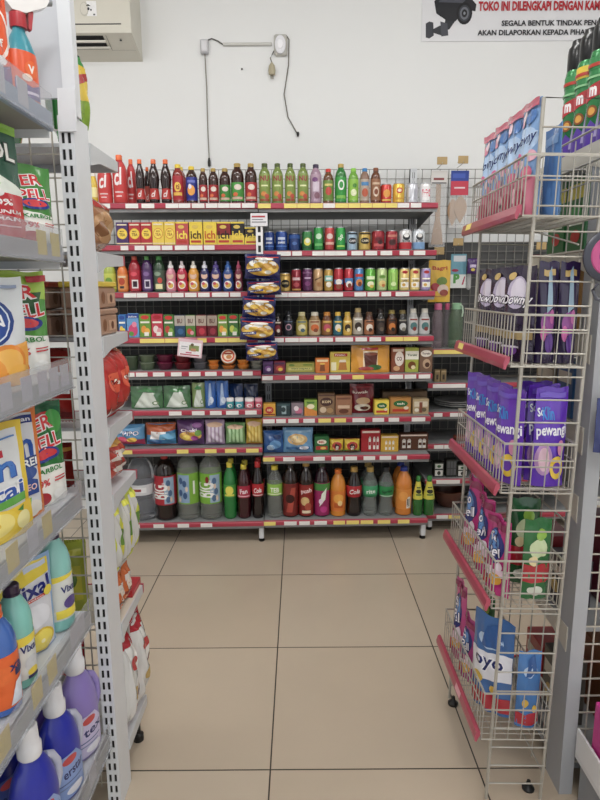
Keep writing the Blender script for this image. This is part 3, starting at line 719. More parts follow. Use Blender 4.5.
# ---- shelf 3, middle bay: tall slim cans
S = lambda *a, **k: stock(2, 2, *a, **k)
G6 = 'slim cans on the third shelf of the middle bay'
dm = [('e', 0, .82, .28, .07, 'b82a2e'), ('r', -.4, .5, .4, .56, 'fff8e0'), ('r', -.4, .15, .4, .38, 'f8f4e8'), ('t', 'GAYA', 0, .44, .07, '3a3a3a', .5), ('e', -.1, .26, .16, .07, 'd8a83a')]
for x0, x1, yt, c, mk, nm in [(280, 290.5, 273, 'c8a44a', [('e', 0, .42, .44, .22, '171310'), ('t', 'COFFEE', 0, .44, .1, 'e0c88a', .6), ('r', -.5, .84, .5, .9, '8a6a2a')], 'short gold can with black oval'), (291.3, 301.3, 269, '8e2030', [('r', -.4, .5, .4, .62, 'e0c0c0'), ('e', 0, .3, .3, .1, 'b84a50'), ('r', -.5, .05, .5, .12, 'c89a4a')], 'dark red slim can'), (302.2, 312.6, 268.5, '5e2a58', [('r', -.3, .55, .3, .62, 'c8a8c8'), ('e', 0, .34, .28, .1, '7a3a70'), ('r', -.5, .78, .5, .83, '8a5a86')], 'plum purple slim can'),
    (313.2, 323, 268.5, 'c09868', [('p', [(-.4, .45), (.4, .62), (.4, .66), (-.4, .52)], '5a3a20'), ('e', .05, .3, .26, .1, '9a6a3a')], 'tan slim can with brown swoosh'), (324, 333, 269, 'b8923a', [('r', -.5, .45, .5, .7, '7ac0b8'), ('e', 0, .3, .3, .12, 'f0ead8'), ('r', -.3, .52, .3, .62, 'f4f4ec')], 'gold slim can with teal band'), (333.6, 343.4, 268, 'b02030', [('r', -.5, .3, .5, .5, '3a78b8'), ('e', 0, .4, .34, .12, 'f0e8e0'), ('e', 0, .2, .3, .1, '8a4a30')], 'red slim can with blue band'), (344, 353.4, 268, 'b42634', [('r', -.5, .36, .5, .56, '4a88c4'), ('e', 0, .3, .34, .14, 'f0e8e0'), ('e', .05, .24, .2, .1, '7a3a24')], 'red slim can with white cup picture'), (354, 363.6, 268, '4a84be', [('e', 0, .36, .34, .16, 'e08a3a'), ('e', .06, .3, .2, .1, '7a3a24'), ('r', -.4, .62, .4, .74, 'c83a34')], 'blue slim can with orange picture'),
    (364.8, 375.4, 268, '58a82e', [('e', 0, .3, .34, .12, 'f0f0c8'), ('r', -.4, .5, .4, .64, 'e8f4c8'), ('e', .1, .2, .2, .07, 'd8c04a')], 'grass green slim can'), (376.3, 387, 268, 'b8cc8a', [('e', 0, .32, .34, .14, 'e0c878'), ('e', 0, .62, .3, .08, '6a9a3a'), ('e', .1, .24, .16, .07, 'c87a3a')], 'pale green slim can'), (387.6, 398, 268, '86c04a', [('r', -.14, .2, .14, .8, 'a8d868'), ('e', 0, .3, .24, .1, 'd8f0a8')], 'plain light green slim can'),
    (399, 409, 268, 'e6cc7c', dm, 'first cream yellow slim can with red badge'), (409.6, 419.6, 268, 'e6cc7c', dm, 'second cream yellow slim can with red badge'), (420.3, 430.4, 268, 'a898c8', dm, 'lilac slim can with red badge')]:
    S(nm, x0, x1, yt, C(c, mk), 'drink_can', 'can', group=G6)
# ---- shelf 4, left bay: small juice cartons
S = lambda *a, **k: stock(1, 3, *a, **k)
G7 = 'small juice cartons on the fourth shelf'
def fr(c1, c2, band='d83a30'): return [('e', 0, .88, .36, .09, band), ('e', -.12, .34, .24, .17, c1), ('e', .18, .26, .22, .15, c2), ('r', -.1, .05, .3, .22, 'f2efe4'), ('r', -.4, .62, .4, .7, 'f4f0e0')]
for x0, x1, yt, c, mk, nm in [(119.5, 127, 315, '3a7ac0', fr('f0c83a', 'e8e04a', '2a50a0'), 'blue juice carton with yellow fruit'), (127.8, 139.8, 314, '6aa4d8', [('r', -.5, .82, .5, 1, '2a4a9a'), ('t', 'juice', 0, .88, .1, 'f4f4fa', .7), ('e', 0, .3, .38, .26, 'd8487a'), ('e', .12, .55, .2, .12, 'f08aa8'), ('e', -.15, .15, .2, .1, '5a9a3a')], 'sky blue juice carton with pink fruit'), (140.3, 151.6, 314.5, '6a9a2a', fr('f09a2a', 'f0b43a'), 'green juice carton with oranges'), (152.3, 163.6, 314.5, 'c83a50', fr('f0dcd8', 'e8a0a8', 'b02030'), 'red juice carton with pale guava'), (164.3, 174.8, 315, '4a7a3a', fr('c84a3a', '8ab04a'), 'dark green juice carton with apple'),
    (175.3, 185.6, 315.5, '2a4a68', [('r', -.5, .52, .5, 1, 'b8b0a4'), ('t', 'BU', 0, .74, .22, '6a3a34', .5), ('e', .05, .25, .3, .14, '3a6a98')], 'grey-topped carton with navy foot'), (186.2, 195.8, 315.5, '5a8a3a', [('r', -.5, .52, .5, 1, 'c0b8a8'), ('t', 'BU', 0, .74, .22, '6a3a34', .5), ('e', -.1, .25, .26, .14, 'd04a3a'), ('e', .15, .18, .2, .1, 'e8a0a8')], 'grey-topped carton with strawberry'), (196.6, 206.8, 315.5, '8a2030', [('r', -.5, .52, .5, 1, 'b8a898'), ('t', 'BU', 0, .74, .22, '6a3a34', .5), ('e', .05, .25, .3, .16, 'c83a4a')], 'grey-topped carton with crimson foot'), (207.6, 217.6, 315.5, '6a1a24', [('r', -.5, .52, .5, 1, 'a89888'), ('t', 'BU', 0, .74, .22, '5a2a24', .5), ('e', .05, .25, .3, .16, '9a3040')], 'grey-topped carton with maroon foot'),
    (218.2, 228, 315, '7aa03a', fr('f0a03a', 'f0c84a'), 'green carton with mango beside the maroon one'), (228.6, 238.8, 314.5, '3f7a34', fr('d0d84a', '8ac04a'), 'dark green carton with lime'), (239.4, 247, 315, '5a8a2a', fr('d8b43a', '9ac04a'), 'last green carton beside the hanging snack bags')]:
    S(nm, x0, x1, yt, K(c, mk, .04, True), 'juice_carton', 'carton', group=G7, dep=.04)
# ---- shelf 4, middle bay: coffee bottles
S = lambda *a, **k: stock(2, 3, *a, **k)
G8 = 'small coffee bottles on the fourth shelf'
def cf(c1, c2='e8dcc8'): return [('e', 0, .34, .36, .15, c1), ('r', -.4, .56, .4, .62, c2), ('e', .08, .24, .2, .08, c2)]
for x0, x1, yt, b_, cp, lb, mk, nm in [(273.5, 282, 313, '241414', '1e1a1a', '3a1a1c', cf('8a2a3a'), 'dark coffee bottle beside the hanging snack bags'), (283, 294, 311, '14161c', '1a1c22', '1c2028', [('e', 0, .36, .3, .13, 'c89aa8'), ('e', 0, .36, .2, .09, '2a3040'), ('r', -.4, .56, .4, .6, '5a6a80')], 'black bottle with pale pink star badge'), (296, 307.4, 312, '8a7a3a', 'd8d09a', 'b8a84a', cf('e8e0b8', '4a6a7a'), 'yellow-labelled bottle with cream cap'), (308.6, 320.6, 312, '9a7a50', 'e4dcc8', 'c8b088', cf('d86a2a', '8a4a28'), 'cream-capped bottle with orange label'), (321.4, 332.4, 312, '6a3a1a', 'c8822a', '8a5a2a', cf('c8506a', 'e0b84a'), 'amber bottle with pink spot'), (333.2, 342.4, 312, '1f4a58', 'e0b83a', '2a6a7a', cf('e8e0d0', 'f0c84a'), 'teal bottle with yellow cap'), (343, 351.8, 312, 'c89a24', 'd8b43a', 'd8ac3a', cf('3a2a18', 'f0e0a0'), 'mustard yellow bottle'), (352.6, 363, 308, '7a6a58', 'b8a068', 'b0a898', cf('3a2c22', 'ece8e0'), 'tall bottle with pale label and tan cap'), (364, 374, 312, '5a3220', '6a4a34', 'a86a44', cf('ece0d0', '4a2a1a'), 'brown bottle with white spot'),
    (375, 385.6, 309, '161210', '2a2220', '221c1a', cf('4a3a32', '6a5a4a'), 'black coffee bottle beside the amber one'), (386.4, 396.6, 310, '3a2010', '8a7a3a', '5a3014', cf('d07a2a', '1a1210'), 'dark amber bottle with olive cap'), (397.2, 407.2, 310, '1c1a18', '7a6c40', '1e1c1c', cf('c8c8c4', '888478'), 'black bottle with silver print'), (408, 418, 308.5, 'a8a8a6', 'c8c4b8', 'c4c4c2', cf('4a7a7a', '8a3a34'), 'first silver white yoghurt bottle'), (419, 429.6, 308.5, 'a8a8a6', 'c8c4b8', 'c4c4c2', cf('4a7a7a', '8a3a34'), 'second silver white yoghurt bottle')]:
    S(nm, x0, x1, yt, B('coffee', b_, cp, (.05, .66, lb), mk), 'coffee_bottle', 'bottle', group=G8)
# ---- shelf 5, left bay: cups
S = lambda *a, **k: stock(1, 4, *a, **k)
G9 = 'dessert cups on the fifth shelf'
for x0, x1, yt, b_, l_, nm, ba in [(126, 139, 356, '3a4a34', '4a5a44', 'dark green dessert cup nearest the red snack bags', None), (139.5, 156, 362.5, '5a6a50', '788470', 'lower grey green dessert cup', None), (157, 174, 362.5, '5a1030', '7a1a40', 'lower magenta dessert cup', None), (174.6, 192, 362.5, '6a1420', '8a2028', 'lower crimson dessert cup', None), (193, 207.4, 362.5, '5a5a60', '7a7a80', 'lower slate dessert cup', None), (208, 219.4, 365, 'd87a1e', 'e8902a', 'lower orange dessert cup', None), (221.6, 236, 366, 'd87a1e', 'e8902a', 'orange dessert cup under the tilted one', None), (237, 249.6, 364.5, 'd8801e', 'e8922a', 'lower amber dessert cup', None), (250.4, 263, 365, '8a8a80', 'b0aea0', 'lower grey dessert cup by the bay end', None)]:
    o = S(nm, x0, x1, yt, lambda W, H, b_=b_, l_=l_: cup(W, H, b_, l_), 'dessert_cup', 'cup', group=G9)
    if 'lower' in nm:
        top = o.location.z + max(v.co.z for c in o.children for v in c.data.vertices) + .0008
        q = put('dessert_cup', o['label'].replace('lower ', 'upper '), 'cup', [(c.name.split('.')[0], c.data, None) for c in o.children], (o.location.x, o.location.y, top), GA, G9)
S('orange dessert cup tilted to show its round printed lid', 221.5, 236.5, 351.5, lambda W, H: jar(W, H * .55, 'd87a1e', 'e8e0d0'), 'dessert_cup', 'cup', group=G9, base=Z1[4] + TOP + .037)
t = [o for o in COL.objects if o.get('label', '').startswith('orange dessert cup tilted')][0]
t.rotation_euler.x = R(62); t.location.z += .021; t.location.y -= .012
l = [c for c in t.children if c.name.startswith('lid')][0]; zt = max(v.co.z for v in l.data.vertices); rr = max(v.co.x for v in l.data.vertices)
b = MB(); P = Print(b, lambda u, v, e: (u, v, zt + e), 9); P.ell(0, 0, rr * .86, rr * .86, 'd8501e'); P.ell(0, 0, rr * .62, rr * .62, 'f0d8b8'); P.ell(.004, -.006, rr * .38, rr * .3, 'c87a2a'); P.rect(-rr * .5, rr * .2, rr * .5, rr * .42, 'a83020'); b.build('lid_print', t)
# ---- shelf 5, middle bay
S = lambda *a, **k: stock(2, 4, *a, **k)
G10 = 'boxes on the fifth shelf of the middle bay'
pack = lambda a_, b_, c_: [('e', 0, .42, .32, .22, a_), ('e', .06, .34, .2, .14, b_), ('r', -.42, .74, .42, .9, c_)]
for x0, x1, yt, c, mk, nm in [(263, 273.4, 361, '4a2460', pack('8a4aa0', 'd8c8e0', '6a3a80'), 'small purple box by the bay edge'), (274, 285.4, 361, '7a1a34', pack('c84a3a', 'f0c83a', '4a1a4a'), 'small maroon box'), (286, 314.4, 363, 'c0b848', [('r', -.42, .2, .42, .5, 'e0d878'), ('t', 'TEH HIJAU', 0, .35, .16, '5a6a1a', .66), ('e', -.3, .75, .1, .12, '7a9a2a'), ('r', .1, .68, .42, .86, '8aa02a')], 'wide olive yellow tea box'), (315.2, 329, 358, 'd8761e', [('p', [(-.2, .12), (.2, .12), (.14, .6), (-.14, .6)], '8a4a1a'), ('r', -.4, .75, .4, .9, 'f0d8a8'), ('e', 0, .62, .2, .06, 'f0c04a')], 'orange box with brown glass picture'), (329.8, 349.8, 352, 'e0c840', [('r', -.3, .78, .35, .93, 'c02a28'), ('t', 'Frisian', 0, .855, .08, 'f4ece0', .5), ('p', [(-.1, .12), (.34, .12), (.26, .62), (-.02, .62)], 'c07a2a'), ('p', [(-.08, .5), (.3, .5), (.26, .62), (-.02, .62)], 'f0e4c8'), ('r', -.45, .1, -.2, .5, 'f4ecc0')], 'yellow box with red banner and tall glass')]:
    S(nm, x0, x1, yt, K(c, mk), 'drink_mix_box', 'box', group=G10)
S('large orange pouch with chocolate drink picture', 351, 389.6, 345.5, P_('e09a14', [('r', -.2, .12, .18, .8, 'f0d8b0'), ('p', [(-.15, .2), (.14, .2), (.18, .72), (-.18, .72)], '5a2418'), ('e', 0, .7, .18, .06, '8a4a34'), ('e', .1, .2, .18, .1, '2f6a30'), ('e', -.12, .16, .2, .07, 'a83024'), ('r', -.24, .84, .2, .92, 'c02a20')], .05, 'stand', 5), 'drink_mix_pouch', 'pouch', group=G10, dep=.05)
for x0, x1, c, mk, nm in [(390.6, 403.6, '8a4a30', [('e', .1, .55, .34, .3, 'e8dcd0'), ('t', 'CO', .1, .55, .16, '6a2a1a', .4), ('r', -.4, .84, .4, .94, 'e0c8b0'), ('e', -.1, .16, .25, .1, 'd8a878')], 'brown and white coffee box'), (404.4, 417.6, 'a8b03a', [('r', -.5, .52, .5, .86, 'ece8d8'), ('t', 'Torabi', 0, .7, .09, '3a5a2a', .7), ('e', 0, .28, .3, .16, '7a4a1a'), ('e', .1, .2, .16, .08, 'e8d8a8')], 'green and white coffee box'), (418.4, 431.4, '7a5a44', [('e', 0, .76, .42, .14, 'ece4d8'), ('t', 'Torabi', 0, .76, .08, '4a2a1a', .6), ('e', .05, .34, .3, .2, 'c0a080'), ('e', .1, .3, .18, .1, '4a2a1a')], 'brown coffee box at the bay end')]:
    S(nm, x0, x1, 347.5, K(c, mk), 'coffee_box', 'box', group=G10)
# ---- shelf 6, left bay
S = lambda *a, **k: stock(1, 5, *a, **k)
G11 = 'soft packs on the sixth shelf'
gm = [('p', [(-.4, .06), (.4, .06), (.2, .72), (-.1, .72)], 'c8d0c4'), ('e', .28, .26, .1, .09, '6a8a5a'), ('e', .28, .26, .06, .055, 'd8dcd0'), ('p', [(-.3, .75), (.3, .75), (.1, .9), (-.1, .9)], '3a8a44')]
for i, (x0, x1, yt, nm) in enumerate([(131, 163, 386.5, 'first green and clear soft pack'), (163.6, 190.6, 386, 'second green and clear soft pack'), (192, 205, 383, 'narrow lime soft pack')]):
    S(nm, x0, x1, yt, P_('45744a' if i < 2 else '7e9656', gm, .06, 'stand', 3 + i), 'soft_pack', 'pouch', group=G11, dep=.06)
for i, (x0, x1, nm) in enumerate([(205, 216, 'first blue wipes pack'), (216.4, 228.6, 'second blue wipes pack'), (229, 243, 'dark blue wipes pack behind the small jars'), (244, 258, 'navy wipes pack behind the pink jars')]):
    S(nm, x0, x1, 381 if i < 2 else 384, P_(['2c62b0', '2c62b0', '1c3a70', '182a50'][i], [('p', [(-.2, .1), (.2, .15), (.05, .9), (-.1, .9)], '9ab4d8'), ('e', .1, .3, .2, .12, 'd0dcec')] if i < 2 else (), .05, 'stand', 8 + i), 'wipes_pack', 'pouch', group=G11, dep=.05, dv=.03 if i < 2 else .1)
for x0, x1, c, nm in [(226.4, 234, '3a9aa0', 'first teal jar with white lid'), (235, 243.6, '3aa0b0', 'second teal jar with white lid'), (244.8, 254.2, 'd87a8a', 'first pink jar with white lid'), (254.8, 262.4, 'c8506a', 'second pink jar with pink lid')]:
    S(nm, x0, x1, 398, lambda W, H, c=c: jar(W, H, c, 'f0ecec' if c != 'c8506a' else 'e0a0b0', (('e', 0, .3, .3, .16, 'f4f0ec'), ('e', .05, .28, .16, .1, c))), 'balm_jar', 'jar', group='small jars on the sixth shelf', dv=.012)
# ---- shelf 6, middle bay
S = lambda *a, **k: stock(2, 5, *a, **k)
G12 = 'boxes on the sixth shelf of the middle bay'
for x0, x1, yt, c, mk, nm in [(263.4, 275.6, 403.5, 'e0a828', [('e', 0, .5, .34, .28, 'c83028'), ('t', 'ABC', 0, .5, .2, 'f4e8a8', .4), ('r', -.45, .1, .45, .2, '8a2a1a')], 'yellow box with red badge by the bay edge'), (276.4, 290.4, 403, '24383c', [('r', -.12, .15, .2, .8, '9ab0b4'), ('e', 0, .5, .16, .2, '24383c'), ('r', -.42, .8, .42, .92, '3a5a5e')], 'dark teal box with pale bottle picture'), (291.4, 303.4, 403, '8a7a84', [('e', .1, .4, .3, .24, 'c86a8a'), ('e', -.1, .6, .2, .2, 'e8dce0'), ('r', -.4, .1, .3, .2, '5a4a58')], 'mauve box with pink flower'), (304.2, 316.8, 400, '8ab03a', [('p', [(-.5, 0), (.5, 0), (.5, .3), (-.5, .6)], 'e08a2a'), ('e', 0, .6, .3, .16, 'f0e8c0'), ('r', -.3, .8, .3, .9, '4a7a2a')], 'green and orange herbal box'), (317.8, 334.4, 393.5, '8a6a4a', [('e', 0, .62, .38, .2, '4a2a24'), ('t', 'KOPI', 0, .62, .12, 'e8d0a0', .5), ('e', -.2, .25, .2, .14, 'd8c0a0'), ('e', .2, .22, .2, .12, 'b08a5a'), ('r', -.5, .88, .5, .96, '5a3a2a')], 'patterned brown coffee box'), (335.2, 351.4, 395.5, 'a07050', [('r', -.36, .34, .36, .5, 'd8b898'), ('e', 0, .2, .3, .12, '6a3a24'), ('r', -.42, .8, .42, .9, '7a4a34')], 'tan brown cocoa box')]:
    S(nm, x0, x1, yt, K(c, mk), 'drink_mix_box', 'box', group=G12)
S('tall dark red coffee pouch', 349.5, 373.6, 384, P_('7e1420', [('t', 'luwak', -.05, .72, .09, 'f0e0d0', .66), ('e', .05, .42, .3, .12, 'd8b080'), ('e', .02, .2, .34, .12, 'e8dcc8'), ('e', .1, .18, .18, .06, '5a2a1a'), ('r', -.42, .86, .42, .92, 'a83038')], .045, 'stand', 6), 'coffee_pouch', 'pouch', group=G12, dep=.045, dv=.09)
tb = lambda a_: [('r', -.44, .08, .44, .92, a_), ('e', 0, .62, .34, .2, '1f6a34'), ('t', 'teh', 0, .62, .14, 'f4ecd8', .36), ('r', -.38, .14, .38, .3, 'c83a24'), ('e', .26, .36, .12, .1, 'e8dcc0')]
for x0, x1, yt, c, mk, nm in [(373.8, 388.4, 400, 'e8c828', tb('f0d840'), 'bright yellow tea box with green oval'), (389.2, 410.2, 397.5, 'b8803a', tb('c88c40'), 'large golden brown tea box with green oval'), (412, 427.6, 399, 'b8a078', [('r', -.42, .5, .42, .84, 'd8ccb4'), ('r', -.1, .1, .1, .8, '8a4a34'), ('e', .2, .3, .16, .14, '6a5a40'), ('e', -.26, .28, .14, .12, 'e8e0cc')], 'beige box with brown stripe at the bay end')]:
    S(nm, x0, x1, yt, K(c, mk), 'tea_box', 'box', group=G12)
S('flat brown card box lying behind the tea boxes', 381, 425, 391, K('5a4630', [('r', -.45, .1, .45, .2, '7a6040')], .1), 'card_box', 'box', group=G12, dv=.12, dep=.1)
# ---- shelf 7, left bay
S = lambda *a, **k: stock(1, 6, *a, **k)
G13 = 'sweet bags on the seventh shelf of the left bay'
stick = lambda c: [('r', -.34 + .2 * i, .08, -.22 + .2 * i, .78, c) for i in range(4)] + [('e', 0, .84, .42, .1, 'e8c0a0')]
for i, (x0, x1, yt, c, mk, rim, nm) in enumerate([(113, 145, 424, '5a9ac8', [('T', 'PIPO', .1, .62, .22, 'f4f4fa', '2a4a90', .5), ('r', -.5, .0, .5, .3, 'a82a50'), ('e', -.2, .32, .16, .14, 'd84a6a'), ('e', .12, .3, .16, .12, 'f0c03a'), ('e', -.3, .75, .14, .14, 'd8e8f4')], '3a78b0', 'sky blue sweet bag with white lettering'), (146, 176, 422, '3a84b4', [('p', [(-.5, .45), (.5, .7), (.5, 1), (-.5, 1)], 'b8582a'), ('p', [(-.35, .3), (.15, .25), (.2, .62), (-.3, .66)], 'e4e4e4'), ('p', [(-.05, .26), (.5, .3), (.5, .56), (.0, .52)], '6ab4dc'), ('e', -.2, .16, .25, .1, '2a5a90')], '9a4a24', 'blue and orange cleaning cloth pack'), (177.2, 204.4, 419, '5e3a6e', [('e', .0, .38, .42, .2, 'd8a83a'), ('e', -.16, .32, .14, .1, 'e8d04a'), ('e', .16, .28, .14, .1, 'b04a9a'), ('T', 'Choki', -.05, .62, .13, 'f4ecf4', '6a2a7a', .6), ('e', .26, .82, .18, .1, '9a5aa0'), ('e', .3, .5, .12, .12, '6a9a3a')], '4a2a5a', 'purple sweet bag heaped with yellow candy'), (205.4, 224.8, 419, 'b49ab8', stick('e0d4e4'), '8a6a98', 'lilac wafer stick bag'), (225.6, 245.4, 422, '7aa86a', stick('b8e0a8'), '4a7a44', 'green wafer stick bag'), (246, 262.6, 418, 'd8b038', stick('f0d870'), 'b86a24', 'yellow wafer stick bag by the bay end')]):
    S(nm, x0, x1, yt, P_(c, mk, .06, 'pillow', 11 + i, rim), 'sweet_bag', 'bag', group=G13, dep=.06, base=Z1[6] + TOP + .009)
# ---- shelf 7, middle bay
S = lambda *a, **k: stock(2, 6, *a, **k)
G14 = 'packets on the seventh shelf of the middle bay'
S('dark blue snack bag by the bay edge', 263.6, 283.4, 430, P_('2a5a9a', [('e', .1, .4, .3, .2, '5a94c8'), ('e', -.15, .25, .2, .14, 'b0d0e8'), ('e', .2, .75, .2, .1, '1a3a70')], .05, 'pillow', 21), 'snack_bag', 'bag', group=G14, dep=.05, base=Z2[6] + TOP + .009)
S('pale blue pouch with tan biscuit picture', 283, 313, 427, P_('6aa0cc', [('e', -.02, .56, .34, .24, 'd8b070'), ('e', -.02, .58, .24, .15, 'f0d8a0'), ('r', -.4, .12, .4, .24, '3a70a8'), ('e', .2, .2, .16, .08, 'e8e8f0'), ('r', -.42, .86, .42, .94, '9ac4e4')], .05, 'pillow', 22), 'snack_bag', 'bag', group=G14, dep=.05, base=Z2[6] + TOP + .009)
S('green chocolate drink box with red badge', 314.4, 328.6, 436, K('1f6a34', [('e', 0, .66, .34, .14, 'e8e0c8'), ('t', 'MIL', 0, .66, .12, 'c02020', .4), ('r', -.4, .2, .4, .42, 'b8302a'), ('e', .1, .3, .2, .08, 'e8c04a')]), 'drink_mix_box', 'box', group=G14)
for i, (x0, x1, nm) in enumerate([(329.6, 343.6, 'first yellow instant noodle packet with red seal'), (344.2, 359.6, 'second yellow instant noodle packet with red seal')]):
    S(nm, x0, x1, 438.5, P_('d8b824', [('e', 0, .5, .36, .34, 'b82a22'), ('e', 0, .5, .2, .2, '3a1a14'), ('r', -.5, .02, .5, .14, '3a7a30'), ('r', -.1, .2, .1, .5, 'f0e8d0')], .05, 'pillow', 24 + i, 'a8281e'), 'noodle_packet', 'packet', group=G14, dep=.05, base=Z2[6] + TOP + .007)
def shot(c, sx): return [('r', -.45, .86, .45, .95, 'f0e0d0')] + [('r', x - .06, .12, x + .06, .62, 'ece8e0') for x in sx] + [('r', x - .05, .3, x + .05, .46, c) for x in sx] + [('e', x, .64, .05, .06, 'd8d0c8') for x in sx]
for x0, x1, yt, c, sx, nm in [(360.6, 379.6, 430, 'b0222a', (-.05, .18, .36), 'red sachet box with white stick pictures'), (380.2, 397.6, 435.5, 'd8a822', (-.2, 0, .2), 'golden sachet box with white stick pictures'), (398.4, 427, 434.5, '5e3620', (-.34, -.16, .22, .36), 'wide dark brown sachet box with white stick pictures')]:
    S(nm, x0, x1, yt, K(c, shot(c, sx)), 'sachet_box', 'box', group=G14)
# ---- bottom shelf, left bay
S = lambda *a, **k: stock(1, 7, *a, **k)
G15 = 'big bottles on the bottom shelf'
S('huge clear water bottle', 128.4, 154.4, 455, B('big', 'c8ccd4', '7a2430', (.40, .56, 'd0d2d6'), [('r', -.35, .44, .3, .52, 'e8e8ea'), ('r', -.2, .46, .1, .5, 'a03a40')], True), 'water_bottle', 'bottle', group=G15, dv=.02)
def big(c, side): return [('r', -.5, .26, .5, .70, c), ('r', .02, .27, .5, .69, '9ab4cc'), ('t', 'BIG', -.22, .46, .30, 'f2f2ee', .66, 1.5708), ('t', 'COLA', .0, .58, .05, 'f4e8e8', .2, 1.5708), ('e', .22, .6, .1, .05, '4a6a90'), ('e', .3, .44, .1, .05, '4a6a90'), ('e', .2, .34, .1, .05, '4a6a90'), ('e', .34, .34, .06, .04, 'e0c8b0'), ('e', .24, .52, .06, .04, 'e0c8b0')]
S('huge dark cola bottle with red label printed BIG', 154.6, 176.6, 456.5, B('big', '1a0c0a', 'c03030', (.25, .71, 'b02434'), big('b02434', 1)), 'soda_bottle', 'bottle', group=G15, dv=.02)
S('huge clear soda bottle with blue and lime label', 177.4, 199, 453, B('big', 'dfe4dc', 'e4cc2c', (.25, .71, '7ab02e'), [('r', -.48, .27, .12, .69, '8aa8c8'), ('e', -.28, .6, .1, .05, '3a5a88'), ('e', -.1, .56, .1, .05, '3a5a88'), ('e', -.3, .42, .1, .05, '3a5a88'), ('e', -.08, .38, .1, .05, '3a5a88'), ('e', .0, .48, .06, .04, 'e0c8b0'), ('e', -.34, .32, .06, .04, 'e0c8b0'), ('r', .3, .4, .4, .6, 'e8eee0')], True), 'soda_bottle', 'bottle', group=G15, dv=.02)
S('huge clear soda bottle with lime label printed BIG', 199.6, 222, 453, B('big', 'dfe4dc', 'e4cc2c', (.25, .71, '78b428'), big('78b428', 1) + [('e', -.1, .62, .08, .05, '8a2a24')], True), 'soda_bottle', 'bottle', group=G15, dv=.02)
S('emerald green soda bottle with yellow cap', 223.6, 236.2, 463, B('liter', '0f7a32', 'ecd624', (.40, .62, '3a9a34'), [('e', 0, .52, .34, .08, 'e8e04a'), ('r', -.4, .42, .4, .45, 'e8e04a')]), 'soda_bottle', 'bottle', group=G15, behind='yellow-capped green soda bottle behind its twin')
S('dark red soda bottle with yellow cap', 237.4, 250.6, 465, B('liter', '3a0a14', 'ecd624', (.40, .62, 'b02440'), [('t', 'Fan', 0, .52, .09, 'f4e8ec', .6, .1), ('r', -.5, .42, .5, .44, 'f0c0cc')]), 'soda_bottle', 'bottle', group=G15, behind='dark red soda bottle with yellow cap in second row')
S('cola bottle with red cap and red label', 251.6, 264, 462, B('contour', '180a08', 'c8262c', (.40, .62, 'b8202c'), [('t', 'Cola', 0, .51, .09, 'f6f0f0', .66, .1, .3), ('r', -.5, .415, .5, .43, 'f0e0e0')]), 'soda_bottle', 'bottle', group=G15, behind='cola bottle with red cap in second row')
# ---- bottom shelf, middle bay
S = lambda *a, **k: stock(2, 7, *a, **k)
S('clear soda bottle with yellow cap and lime label', 267.2, 282.4, 466, B('liter', 'd8ded8', 'ecd624', (.44, .66, '8ec43c'), [('t', 'TEB', 0, .55, .09, 'f4f8e8', .6), ('r', -.5, .46, .5, .48, 'e8f0c8')], True), 'soda_bottle', 'bottle', group=G15)
S('brown soda bottle in dark red sleeve with low cap', 282.6, 298.4, 462, B('liter', '20100c', '1e1a1a', (.03, .62, '7a2420'), [('p', [(-.3, .1), (.1, .1), (.35, .55), (.05, .55)], 'b84a3a'), ('e', -.05, .35, .3, .08, '3a1210')]), 'soda_bottle', 'bottle', group=G15)
S('root beer bottle with red printed sleeve and tan cap', 298.6, 313.6, 462, B('liter', '1e0f0a', 'c8a050', (.03, .60, '8e2420'), [('T', 'push', 0, .48, .10, 'f4ecec', 'c02a24', .76, .15), ('e', -.1, .3, .3, .08, 'd8b878'), ('e', .12, .2, .24, .07, 'b8503a'), ('r', -.3, .08, .3, .13, 'e8d8b8')]), 'soda_bottle', 'bottle', group=G15)
S('magenta soda bottle with green topped sleeve and black cap', 314.2, 329.6, 463, B('liter', '2a0e1c', '16301c', (.03, .64, 'a02464'), [('r', -.8, .5, .8, .63, '3f8a3c'), ('p', [(-.2, .2), (.2, .34), (.3, .56), (-.05, .44)], 'e8f0e0'), ('e', -.1, .3, .14, .05, 'f0e0ec'), ('e', .1, .15, .25, .06, 'c8388a')]), 'soda_bottle', 'bottle', group=G15)
S('orange juice bottle with orange cap and orange label', 330.4, 345.6, 470, B('liter', 'e08a14', 'e8761e', (.12, .56, 'e07a1c'), [('e', 0, .4, .36, .1, 'f0a83a'), ('r', -.3, .2, .3, .3, 'c85a14'), ('e', .1, .3, .16, .06, 'f4d08a')]), 'juice_bottle', 'bottle', group=G15)
S('cola bottle with tan cap and red label', 346, 361.8, 467.5, B('contour', '180a08', 'c09848', (.40, .63, 'b4222c'), [('t', 'Cola', 0, .52, .10, 'f6f0f0', .7, .1, .3)]), 'soda_bottle', 'bottle', group=G15)
S('clear soda bottle with green label and tan cap', 362.2, 377.8, 467.5, B('contour', 'd4dcd8', 'c0a050', (.40, .63, '3aa06a'), [('t', 'rite', 0, .52, .09, 'e8f4ec', .6, .1), ('r', -.5, .41, .5, .44, '1a7a44')], True), 'soda_bottle', 'bottle', group=G15, behind='clear soda bottle with tan cap in second row')
S('clear soda bottle with green label and black cap', 378.2, 393.8, 467.5, B('contour', 'd4dcd8', '24262a', (.40, .62, '1f8a48'), [('t', 'Sprite', 0, .51, .08, '0f3a24', .7, .15), ('r', -.5, .41, .5, .43, 'c8e8d0')], True), 'soda_bottle', 'bottle', group=G15)
S('orange soda bottle with blue cap', 395.2, 411.6, 467.5, B('liter', 'dc8018', '2a3f9a', (.14, .56, 'e48c28'), [('r', .1, .16, .4, .4, 'f0e8dc'), ('r', .14, .2, .2, .36, '2a2a2a'), ('r', .24, .2, .3, .36, '2a2a2a'), ('e', -.1, .42, .3, .1, 'f0a040')]), 'soda_bottle', 'bottle', group=G15, behind='orange soda bottle with blue cap in second row')
